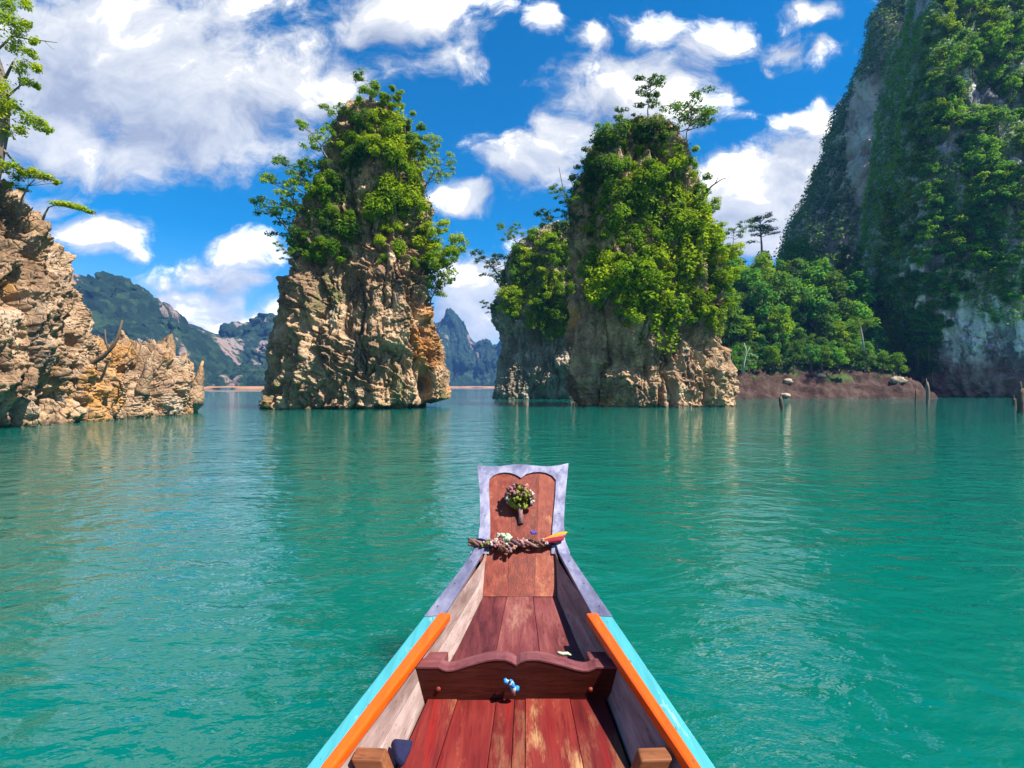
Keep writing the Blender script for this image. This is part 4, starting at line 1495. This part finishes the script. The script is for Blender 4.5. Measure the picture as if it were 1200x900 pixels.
boat = empty('longtail_boat', (0, 1.9, EYE - 1.18))
tag(boat, 'wooden boat bow with red plank floor, orange and turquoise rails and an upswept prow', 'boat', kind='thing')
BO = boat.location


def bput(b, name, mat, smooth=False, bev=None, parent=boat):
    o = b.build(name, mat, parent, smooth, off=BO)
    if parent is not boat: pass
    if bev: bevel(o, bev)
    return o


def strip(b, ds, inner, outer, thick, tint=.5):
    """a long batten: inner(d), outer(d) give (lateral, below eye) of its two upper edges"""
    vs, fs = [], []
    for d in ds:
        (l0, h0), (l1, h1) = inner(d), outer(d)
        vs += [W_(d, l0, h0), W_(d, l1, h1), W_(d, l1, h1 + thick), W_(d, l0, h0 + thick)]
    n = len(ds)
    for i in range(n - 1):
        a, c = i * 4, i * 4 + 4
        for j in range(4):
            fs.append((a + j, a + (j + 1) % 4, c + (j + 1) % 4, c + j))
    fs += [(3, 2, 1, 0), tuple(n * 4 - 4 + j for j in range(4))]
    b.add(vs, fs, tint)


DS_A = [-2.6, -1.5, -.5, .2, .6, .9, 1.2, 1.383, 1.6, 1.8, 1.92, 2.05, 2.2]
DS_B = [2.203, 2.3, 2.4, 2.5, 2.62, 2.7, 2.75, 2.84]
for sg in (-1, 1):
    b = MB(); TW = lambda d: float(np.interp(d, [.2, 1.383, 2.2], [.038, .044, .060]))
    RW = lambda d: float(np.interp(d, [.2, 1.383, 2.2], [.030, .036, .052]))
    strip(b, DS_A, lambda d: (sg * (st(d, 1) - TW(d)), st(d, 2) - .000), lambda d: (sg * st(d, 1), st(d, 2) + .004), .030)
    bput(b, 'gunwale_edge', M['turq'], bev=.004)
    b = MB(); strip(b, [x for x in DS_A if x < 2.2] + [2.21], lambda d: (sg * (st(d, 1) - TW(d) - RW(d)), st(d, 2) - .008), lambda d: (sg * (st(d, 1) - TW(d) - .0015), st(d, 2) - .011), .036)
    bput(b, 'rail', M['orange'], bev=.008)
    b = MB(); strip(b, DS_B, lambda d: (sg * (st(d, 1) - (.085 - .03 * (d - 2.2) / .6)), st(d, 2) - .004), lambda d: (sg * (st(d, 1) + .002), st(d, 2) + .003), .020)
    cp_ = bput(b, 'tin_capping', M['tin'], bev=.003)
    nb_ = MB()
    for d in (2.27, 2.47, 2.68):
        nb_.blob(W_(d, sg * (st(d, 1) - .03), st(d, 2) - .004), .003, random.Random(1), jit=0, seg=6, ring=4)
    nb_.build('nail', M['bark_dead'], cp_, off=BO)
    # inner side planking (two strakes)
    for (u0, u1, tt) in ((0.0, .49, .35), (.50, 1.0, .65)):
        b = MB()
        def edge(d, u):
            l0, h0, l1, h1 = st(d, 1) - .07, st(d, 2) + .022, st(d, 3), st(d, 4) + .003
            return (sg * (l0 + (l1 - l0) * u), h0 + (h1 - h0) * u)
        strip(b, DS_A[:-1] + [2.2, 2.4, 2.62, 2.72, 2.82], lambda d: edge(d, u1), lambda d: edge(d, u0), .014, tt)
        bput(b, 'side_plank', M['wood_side'])
# outer hull
rows = []
for d in [-2.6, -1.5, -.5, .2, .9, 1.383, 1.92, 2.2, 2.5, 2.75, 2.9, 3.05, 3.19]:
    hw = st(d, 1) if d <= 2.84 else float(np.interp(d, [2.84, 3.0, 3.19], [.242, .236, .262]))
    hg = st(d, 2) + .03 if d <= 2.84 else float(np.interp(d, [2.84, 3.0, 3.19], [.885, .745, .56]))
    keel = float(np.interp(d, [-2.6, 1.2, 2.2, 2.75, 3.05, 3.19], [1.98, 1.95, 1.75, 1.35, .88, .60]))
    rows.append([W_(d, l * hw * (1 if abs(l) == 1 else .93), hg + (keel - hg) * k) for l, k in ((-1, 0), (-1, .001), (-.86, .55), (-.42, .93), (0, 1), (.42, .93), (.86, .55), (1, .001), (1, 0))])
V = [p for r in rows for p in r]
hull = mesh_np('hull', V, grid_faces(len(rows), 9), M['hull'], boat, smooth=True, off=BO)


# floor boards
def boards(name, mat, d0, d1, cuts, tints, n=5, gap=.0018, lift=None):
    b = MB()
    for i, (c0, c1) in enumerate(zip(cuts, cuts[1:])):
        lo, hi = [], []
        ds = [d0 + (d1 - d0) * k / n for k in range(n + 1)]
        vs, fs = [], []
        dz = (lift[i] if lift else 0)
        for d in ds:
            fw, fh = st(d, 3), st(d, 4) + dz
            a, e = c0 * fw + gap / 2, c1 * fw - gap / 2
            vs += [W_(d, a, fh), W_(d, e, fh), W_(d, e, fh + .02), W_(d, a, fh + .02)]
        for k in range(n):
            p, q = k * 4, k * 4 + 4
            for j in range(4): fs.append((p + j, p + (j + 1) % 4, q + (j + 1) % 4, q + j))
        fs += [(3, 2, 1, 0), tuple(n * 4 + j for j in range(4))]
        b.add(vs, fs, tints[i])
    return bput(b, name, mat, bev=.0025)


boards('floor', M['wood_floor'], -2.6, 1.99, [-1.0, -.665, -.225, -.02, .10, .60, 1.0], [.46, .60, .44, .43, .68, .42], lift=[0, .003, 0, .002, -.002, .001])
boards('bow_floor', M['wood_bow'], 1.99, 2.62, [-1.0, -.36, .34, 1.0], [.35, .62, .52], lift=[.002, 0, .003])

# the transverse board with its carved double-curved top
def TH(px, py, d): return W_(d, (px - CX) / F * d - axis(d), (py - CY) / F * d)


top_px = [(473, 782), (497, 782), (514, 782), (519, 784.5), (524, 786), (532, 785), (545, 781), (558, 777), (570, 774), (581, 772.6), (592, 773), (600, 776), (605, 779.5), (610, 775.5), (618, 773), (630, 773), (645, 776), (660, 780), (675, 784.5), (684, 786.3), (690, 786), (695, 784), (699, 782), (716, 782), (735, 782)]
bot_px = [(494.5 + (709 - 494.5) * i / (len(top_px) - 1), 822) for i in range(len(top_px))]
d_ = 1.92
tf = [TH(x, y, d_) for x, y in top_px]
bf = [TH(x, y, d_) for x, y in bot_px]
b = MB()
vs = tf + bf + [p + Vector((.002, .058, 0)) for p in tf] + [p + Vector((.002, .058, 0)) for p in bf]
n = len(tf)
fs = []
for i in range(n - 1):
    fs += [(n + i, n + i + 1, i + 1, i), (2 * n + i, 2 * n + i + 1, 3 * n + i + 1, 3 * n + i), (3 * n + i, 3 * n + i + 1, n + i + 1, n + i)]
fs += [(0, 2 * n, 3 * n, n), (n - 1, 2 * n - 1, 4 * n - 1, 3 * n - 1)]
b.add(vs, fs)
thw = bput(b, 'thwart', M['wood_dark'])
b = MB()
vs = [p + Vector((0, -.002, .0015)) for p in tf] + [p + Vector((.002, .060, .0015)) for p in tf] + [p + Vector((0, -.002, -.004)) for p in tf] + [p + Vector((.002, .060, -.004)) for p in tf]
fs = []
for i in range(n - 1):
    fs += [(i, i + 1, n + i + 1, n + i), (2 * n + i, 2 * n + i + 1, i + 1, i), (n + i, n + i + 1, 3 * n + i + 1, 3 * n + i)]
b.add(vs, fs, .5)
b.build('top_edge', M['wood_cap'], thw, off=BO)
for x, y in ((513.6, 807.5), (692, 808)):
    b = MB(); b.blob(TH(x, y, d_), .0095, random.Random(2), jit=.06, seg=12, ring=8, sq=(1, .8, 1))
    b.build('bolt', M['wood_prow'], thw, smooth=True, off=BO)
for sg in (-1, 1):
    b = MB()
    z0, z1 = 1.060, 1.13
    lo = [W_(1.982, sg * .285, z1), W_(1.982, sg * .372, z1), W_(2.05, sg * .352, z1), W_(2.05, sg * .275, z1)]
    hi = [W_(1.982, sg * .285, z0), W_(1.982, sg * .388, z0), W_(2.05, sg * .368, z0), W_(2.05, sg * .275, z0)]
    if sg > 0: b.hexa(lo, hi)
    else: b.hexa(lo[::-1], hi[::-1])
    bput(b, 'end_block', M['wood_cap'], bev=.004)
    # knees against the sides, cut off by the lower edge of the view
    b = MB()
    ring = [W_(1.434, sg * .452, 1.045), W_(1.434, sg * .364, 1.048), W_(1.434, sg * .312, 1.182), W_(1.434, sg * .385, 1.183)]
    b.prism(ring, W_(1.487, 0, 0) - W_(1.434, 0, 0))
    bput(b, 'knee', M['wood_rib'], bev=.005)


# prow board: everything on it is laid out in the plane of the board
BD0, BH0, BS = 2.62, 1.074, .9897


def onprow(px, py, lift=0.0):
    k = (py - CY) / F
    d = (BH0 + BS * BD0) / (k + BS)
    nrm = Vector((0, -BS, 1)).normalized()
    return Vector(((px - CX) / F * d, d, EYE - k * d)) + nrm * lift


outer = [(551, 650), (560.5, 634), (562.5, 615), (562.8, 595), (562, 575), (560.8, 560), (559.3, 546), (568, 547.6), (580, 548), (591, 547), (601, 545.6), (611.5, 545.2), (622, 546.4), (634, 547.6), (646, 547.6), (656, 546.4), (666, 544), (664.6, 560), (663, 575), (661.6, 595), (660.6, 615), (662, 634), (668, 650)]
innr = [(573, 650), (574.3, 634), (574.6, 615), (574.2, 597), (573.3, 580), (572.8, 570), (573.6, 563), (578, 558.5), (584, 555.8), (591, 554.6), (598, 555.2), (605, 557.6), (610.6, 561.2), (616, 557), (624, 554.6), (632, 554), (640, 555.2), (647, 558.4), (651.2, 563.5), (651, 575), (649.4, 595), (647.4, 617), (646, 650)]
innr.insert(13, (610.7, 561.0)) if len(innr) < len(outer) else None
b = MB()
N_ = len(outer)
vs = [onprow(x, y, .012) for x, y in outer] + [onprow(x, y, .010) for x, y in innr] + [onprow(x, y, -.034) for x, y in outer] + [onprow(x, y, .0005) for x, y in innr]
fs = []
for i in range(N_ - 1):
    fs += [(i, i + 1, N_ + i + 1, N_ + i), (2 * N_ + i, 2 * N_ + i + 1, i + 1, i), (N_ + i, N_ + i + 1, 3 * N_ + i + 1, 3 * N_ + i)]
b.add(vs, fs)
pf = bput(b, 'tin_frame', M['tin'])
nb_ = MB()
for x, y in ((567, 552), (568.5, 605), (657.5, 552), (655, 603)):
    nb_.blob(onprow(x, y, .012), .003, random.Random(1), jit=0, seg=6, ring=4)
nb_.build('nail', M['bark_dead'], pf, off=BO)
b = MB()
ring = [(564, 699), (562.5, 640), (567, 632), (567, 552), (600, 551), (625, 551), (658, 551), (655, 632), (654.5, 642), (652.5, 699)]
for (x0, x1, tt) in ((0, .36, .55), (.362, .71, .42), (.712, 1, .62)):
    vs = []
    lv_ = [(699, 564, 652.5), (670, 563.2, 653.5), (641, 562.5, 654.5), (632, 567, 655), (600, 567, 656), (575, 567, 657), (551, 567, 658)]
    for y, l, r_ in lv_:
        vs += [onprow(l + (r_ - l) * x0, y), onprow(l + (r_ - l) * x1, y), onprow(l + (r_ - l) * x1, y, -.03), onprow(l + (r_ - l) * x0, y, -.03)]
    fs = []
    for k in range(len(lv_) - 1):
        p, q = k * 4, k * 4 + 4
        for j in range(4): fs.append((p + j, p + (j + 1) % 4, q + (j + 1) % 4, q + j))
    fs += [(3, 2, 1, 0), tuple(len(lv_) * 4 - 4 + j for j in range(4))]
    b.add(vs, fs, tt)
bput(b, 'prow_board', M['wood_prow'])


# ------------------------------------------------------------------ things on the boat
def cloth(name, col, rough=.85, n=60.0):
    m, N = new_mat(name)
    co = obj_co(N)
    k = N.noise(co, n, 4, .6)
    principled(N, N.mix(k, tuple(x * .55 for x in col), tuple(min(1, x * 1.25) for x in col)), rough, bump(N, k, .004, .8), .2)
    return m


for nm, c in (('white', (.44, .40, .35)), ('pale_green', (.42, .52, .34)), ('pink', (.38, .13, .15)), ('crimson', (.26, .02, .04)), ('yellow', (.52, .24, .02)), ('brown', (.16, .075, .05)), ('dusky', (.24, .13, .13)), ('navy', (.012, .014, .05)), ('blue', (.02, .22, .55)), ('violet', (.10, .08, .36)), ('olive', (.20, .22, .035)), ('leafg', (.10, .16, .03)), ('peach', (.42, .22, .14))):
    M['c_' + nm] = cloth('cloth_' + nm, c)

gar = empty('garland', onprow(608, 640, .03))
tag(gar, 'twisted garland of faded cloth and flowers tied across the boat prow', 'garland')
GO = gar.location
rg = random.Random(77)


def gline(x0, x1, ph, amp, y0=640.5, lift=.03, n=34, tw=2.6):
    pts = []
    for i in range(n):
        t = i / (n - 1)
        x = x0 + (x1 - x0) * t
        y = y0 - 3.0 * max(0, (x - 632) / 30) * 2.2 - 2.0 * max(0, (585 - x) / 35) + amp * math.sin(ph + tw * 2 * math.pi * t)
        pts.append(onprow(x, y, lift + amp * .0045 * math.cos(ph + tw * 2 * math.pi * t)))
    return pts


for k, (nm, r) in enumerate((('brown', .0105), ('dusky', .011), ('navy', .0095), ('dusky', .0095), ('brown', .011))):
    b = MB()
    b.tube(gline(549.5, 652, k * 1.27, 2.6 + .5 * (k % 3), tw=2.2 + .45 * k), [r * (.50 + .45 * rg.random()) for _ in range(34)], 8, jit=.12, rng=rg)
    b.build('strand', M['c_' + nm], gar, smooth=True, off=GO)
for i in range(26):   # small faded blossoms wound into it
    x = rg.uniform(552, 640)
    b = MB()
    c = onprow(x, 640 + rg.uniform(-4, 4), .035 + rg.uniform(-.006, .014))
    for q in range(5):
        b.blob(c + Vector((rg.uniform(-.007, .007), rg.uniform(-.007, .007), rg.uniform(-.006, .006))), rg.uniform(.004, .0085), rg, seg=7, ring=5, jit=.25)
    b.build('blossom', M['c_' + rg.choice(['white', 'peach', 'dusky', 'pink', 'brown', 'olive', 'white'])], gar, smooth=True, off=GO)
for (x, y, r, nm) in ((592, 636, .030, 'pale_green'), (586, 632, .018, 'white'), (589, 647, .024, 'brown'), (596, 649, .018, 'dusky'), (577, 640, .018, 'white'), (603, 646, .016, 'peach'), (596, 633, .018, 'pale_green')):
    b = MB()
    for q in range(14):
        b.blob(onprow(x, y, .04) + Vector((rg.uniform(-1, 1), rg.uniform(-1, 1), rg.uniform(-.8, .8))) * r * .75, r * rg.uniform(.28, .5), rg, seg=8, ring=6, jit=.25)
    b.build('cloth_tuft', M['c_' + nm], gar, smooth=True, off=GO)
for nm, dy, ex in (('crimson', 1.6, 0), ('pink', -.6, .6), ('yellow', -2.6, 3.0), ('crimson', 3.4, -1.0), ('yellow', -1.4, 2.0)):   # scarf ends
    b = MB()
    pts = [onprow(x, 640.5 - (x - 632) * .30 + dy * (x - 630) / 26 - .4, .036 + .004 * math.sin(x)) for x in (630, 636, 642, 648, 655, 661 + ex)]
    b.tube(pts, [.008, .012, .014, .014, .012, .004], 8, jit=.22, rng=rg)
    b.build('scarf_end', M['c_' + nm], gar, smooth=True, off=GO)
b = MB()
for q in range(6): b.blob(onprow(625 + rg.uniform(-3, 3), 629 + rg.uniform(-1.6, 1.6), .045), .008, rg, seg=7, ring=5, jit=.3)
b.build('ribbon_tuft', M['c_violet'], gar, smooth=True, off=GO)

bq = empty('bouquet', onprow(610.5, 613, 0))
tag(bq, 'dried flower bouquet with a wrapped stem standing on the prow board', 'bouquet')
QO = bq.location
base_p = onprow(610.5, 614, .004)
head = Vector(((609 - CX) / F * 2.985, 2.985, EYE - (583 - CY) / F * 2.985))
b = MB()
b.tube([base_p, base_p.lerp(head, .35), base_p.lerp(head, .75)], [.0145, .0125, .018], 10, jit=.08, rng=rg)
b.build('stem_wrap', M['c_dusky'], bq, smooth=True, off=QO)
lf = Leaves(55)
for i in range(60):
    dvec = Vector((rg.gauss(0, 1), rg.gauss(0, 1), rg.gauss(0, 1))).normalized()
    c = head + Vector((dvec.x * .078, dvec.y * .065, dvec.z * .074))
    hi_ = dvec.z > .15 or abs(dvec.x) > .75
    if hi_ and i % 3:
        b = MB()
        for q in range(6):
            b.blob(c + Vector((rg.uniform(-1, 1), rg.uniform(-1, 1), rg.uniform(-1, 1))) * .011, rg.uniform(.005, .0105), rg, seg=7, ring=5, jit=.3)
        b.build('blossom', M['c_' + rg.choice(['white', 'peach', 'dusky', 'pink', 'dusky', 'brown'])], bq, smooth=True, off=QO)
    lf.clump(c * .35 + head * .65, .030, 26, .026, rg.uniform(.2, .9), .2, .3)
lf.build('leaves', leaf_mat('bouquet_leaf', [(.05, .055, .010), (.12, .125, .015), (.22, .20, .02), (.30, .26, .03)], .15), bq, off=QO)
b = MB()
for q in range(46):
    dvec = Vector((rg.gauss(0, 1), -abs(rg.gauss(0, 1)), rg.gauss(-.4, .8))).normalized()
    b.blob(head + Vector((dvec.x * .066, dvec.y * .06, dvec.z * .064)), rg.uniform(.007, .013), rg, seg=7, ring=5, jit=.3)
b.build('flower_heads', M['c_olive'], bq, smooth=True, off=QO)

kn = empty('ribbon_knot', TH(599, 804, 1.905))
tag(kn, 'small blue ribbon knot tied to the middle of the carved cross board', 'ribbon')
KO = kn.location
b = MB()
for (x, y, r) in ((594, 799, .010), (600, 803, .013), (604, 806, .012), (598, 797, .007)):
    for q in range(4): b.blob(TH(x, y, 1.895) + Vector((rg.uniform(-.006, .006), rg.uniform(-.01, .004), rg.uniform(-.006, .006))), r * rg.uniform(.5, .85), rg, seg=9, ring=6, jit=.28)
b.build('knot', M['c_blue'], kn, smooth=True, off=KO)
b = MB()
b.tube([TH(598, 799, 1.893), TH(602, 808, 1.89), TH(603, 815, 1.893)], [.009, .011, .003], 7, jit=.25, rng=rg)
b.tube([TH(596, 799, 1.893), TH(592, 797, 1.89)], [.006, .004], 7, jit=.25, rng=rg)
b.build('tail', M['c_white'], kn, smooth=True, off=KO)

b = MB()
CZ = lambda px, py, h: Vector(((px - CX) / F * h * F / (py - CY), h * F / (py - CY), EYE - h))
cz = [CZ(456, 873, 1.125), CZ(481, 875, 1.145), CZ(477, 888, 1.15), CZ(470, 903, 1.155), CZ(461, 893, 1.135)]
b.prism([p for p in cz], Vector((.012, .004, .022)))
o = b.build('folded_cloth', M['c_navy'], None)
bevel(o, .009, 3)
tag(o, 'folded navy blue cloth lying beside the left knee of the boat', 'cloth')

b = MB()
pts = [TH(x, y, 2.06) for x, y in ((655, 771), (661, 772.5), (667, 772), (671, 774))]
b.tube([p + Vector((0, .06, -.01)) for p in pts], [.006, .008, .007, .004], 7, jit=.25, rng=rg)
o = b.build('rope_end', M['c_pale_green'], None, smooth=True)
tag(o, 'short pale rope end lying behind the carved cross board', 'rope')


# ------------------------------------------------------------------ dead wood and small far things
def stake(px, py0, py1, r, label, lean=0.0, seed=1, top=None, mat='bark_dead'):
    Yd = F * EYE / (py0 - CY)
    rg_ = random.Random(seed)
    base, tip = P(px - lean, py0 + 6, Yd), P(px + 0 - lean * 0, py1, Yd)
    b = MB()
    n = 7
    pts = [base.lerp(tip, i / (n - 1)) + Vector((rg_.uniform(-.3, .3) * r, 0, 0)) for i in range(n)]
    b.tube(pts, [r * rg_.uniform(.85, 1.15) for _ in range(n - 1)] + [r * .6], 8, jit=.15, rng=rg_)
    if top: b.tube([pts[-2], pts[-1] + Vector((r * top, 0, r * 2.2))], [r * .6, r * .15], 6, jit=.2, rng=rg_)
    o = b.build('wooden_stake', M[mat], None, smooth=True)
    tag(o, label, 'stake')


stake(914.5, 480, 464.5, .13, 'short leaning stake standing alone in the water before the red-brown bank', -2.5, 1, .5)
stake(1073, 474, 456, .07, 'thin stake just left of the thick one in the water below the cliff', 0, 2, .6)
stake(1087, 475.5, 447.5, .14, 'thick upright stake in the water below the cliff, beside a thin one', 0, 3, -.6, 'bark')
stake(1197, 484, 455, .20, 'dark broad stake in the water at the right edge of the view', 0, 4, -.5)
stake(1188, 475, 467, .16, 'low black stub in the water beside the broad stake', 0, 5, .3)


def branch_thing(name, label, cat, polys, mat, parent=None):
    b = MB()
    for pts, r0, r1 in polys:
        k = len(pts)
        b.tube(pts, [r0 + (r1 - r0) * i / (k - 1) for i in range(k)], 7, jit=.12, rng=rg)
    o = b.build(name, M[mat], None, smooth=True)
    tag(o, label, cat)


q = lambda x, y, Y: P(x, y, Y)
branch_thing('driftwood', 'long curved dead branch leaning up against the jagged bank', 'branch', [([q(90, 449, 26.2), q(97, 436, 25.9), q(108, 426, 25.8), q(122, 417, 25.8), q(133, 405, 25.8), q(139, 392, 25.9), q(143.5, 375, 26.0)], .15, .04), ([q(128, 411, 25.8), q(124, 400, 25.9), q(123, 386, 26.0)], .06, .02)], 'bark_dead')
branch_thing('dead_branch', 'bare dead branch poking out from the right shoulder of the broad pillar', 'branch', [([q(822, 232, 46.8), q(834, 218, 46.6), q(846, 210, 46.5), q(858, 207, 46.5)], .10, .02), ([q(838, 215, 46.6), q(842, 207, 46.5), q(850, 203, 46.5)], .05, .015)], 'bark_dead')
branch_thing('dead_branch', 'bare forked dead branch above the gap left of the broad pillar', 'branch', [([q(676, 262, 46), q(668, 240, 45.9), q(660, 222, 45.8), q(655, 196, 45.8)], .09, .02), ([q(668, 240, 45.9), q(672, 222, 45.8), q(668, 206, 45.8)], .05, .015)], 'bark_dead')
branch_thing('dead_tree', 'thin pale dead tree standing on the red-brown bank', 'tree', [([q(870, 440, 75.5), q(872, 425, 75.5), q(875, 412, 75.5), q(872, 402, 75.5)], .16, .05), ([q(875, 414, 75.5), q(884, 416, 75.5), q(887, 420, 75.5)], .08, .03), ([q(874, 418, 75.5), q(879, 406, 75.5)], .07, .02)], 'bark_pale')

# boulders on the bank
for px, py, r, lab in ((962, 441, .6, 'pale round boulder at the top of the red-brown bank'), (923, 447, .6, 'brown boulder halfway up the red-brown bank, left of the pale one'), (921, 464, .6, 'flat boulder at the waterline of the red-brown bank'), (1052, 446, .9, 'large grey boulder where the bank meets the great cliff')):
    h = cast(px, py, ['H', 'D'])
    if h:
        b = MB()
        b.blob(h[0], r, random.Random(int(px)), seg=12, ring=8, jit=.22, sq=(1.3, .9, .7))
        o = b.build('boulder', M['rock_dark'], None, smooth=True)
        tag(o, lab, 'boulder')

# a small white boat far off at the sandy shore
fb = empty('motor_boat', P(264, 455.6, 372))
tag(fb, 'tiny white boat moored at the sandy far shore', 'boat')
b = MB()
x0, y0 = fb.location.x, 372
vs = [(x0 - 3, y0 - .9, .0), (x0 + 2, y0 - .9, 0), (x0 + 4, y0, .25), (x0 + 2, y0 + .9, 0), (x0 - 3, y0 + .9, 0)]
vs += [(x0 - 3.1, y0 - 1.1, .9), (x0 + 2.3, y0 - 1.1, 1.0), (x0 + 4.9, y0, 1.35), (x0 + 2.3, y0 + 1.1, 1.0), (x0 - 3.1, y0 + 1.1, .9)]
b.add(vs, [(4, 3, 2, 1, 0), (5, 6, 7, 8, 9)] + [(i, (i + 1) % 5, 5 + (i + 1) % 5, 5 + i) for i in range(5)])
b.build('hull', M['c_white'], fb, off=fb.location)
b = MB()
b.hexa([(x0 - 2, y0 - .8, 2.0), (x0 + 1.4, y0 - .8, 2.0), (x0 + 1.4, y0 + .8, 2.0), (x0 - 2, y0 + .8, 2.0)], [(x0 - 2, y0 - .8, 2.12), (x0 + 1.4, y0 - .8, 2.12), (x0 + 1.4, y0 + .8, 2.12), (x0 - 2, y0 + .8, 2.12)])
for sx in (-1.8, 1.2):
    for sy in (-.7, .7): b.tube([(x0 + sx, y0 + sy, .9), (x0 + sx, y0 + sy, 2.02)], .05, 5)
b.build('canopy', M['c_white'], fb, off=fb.location)
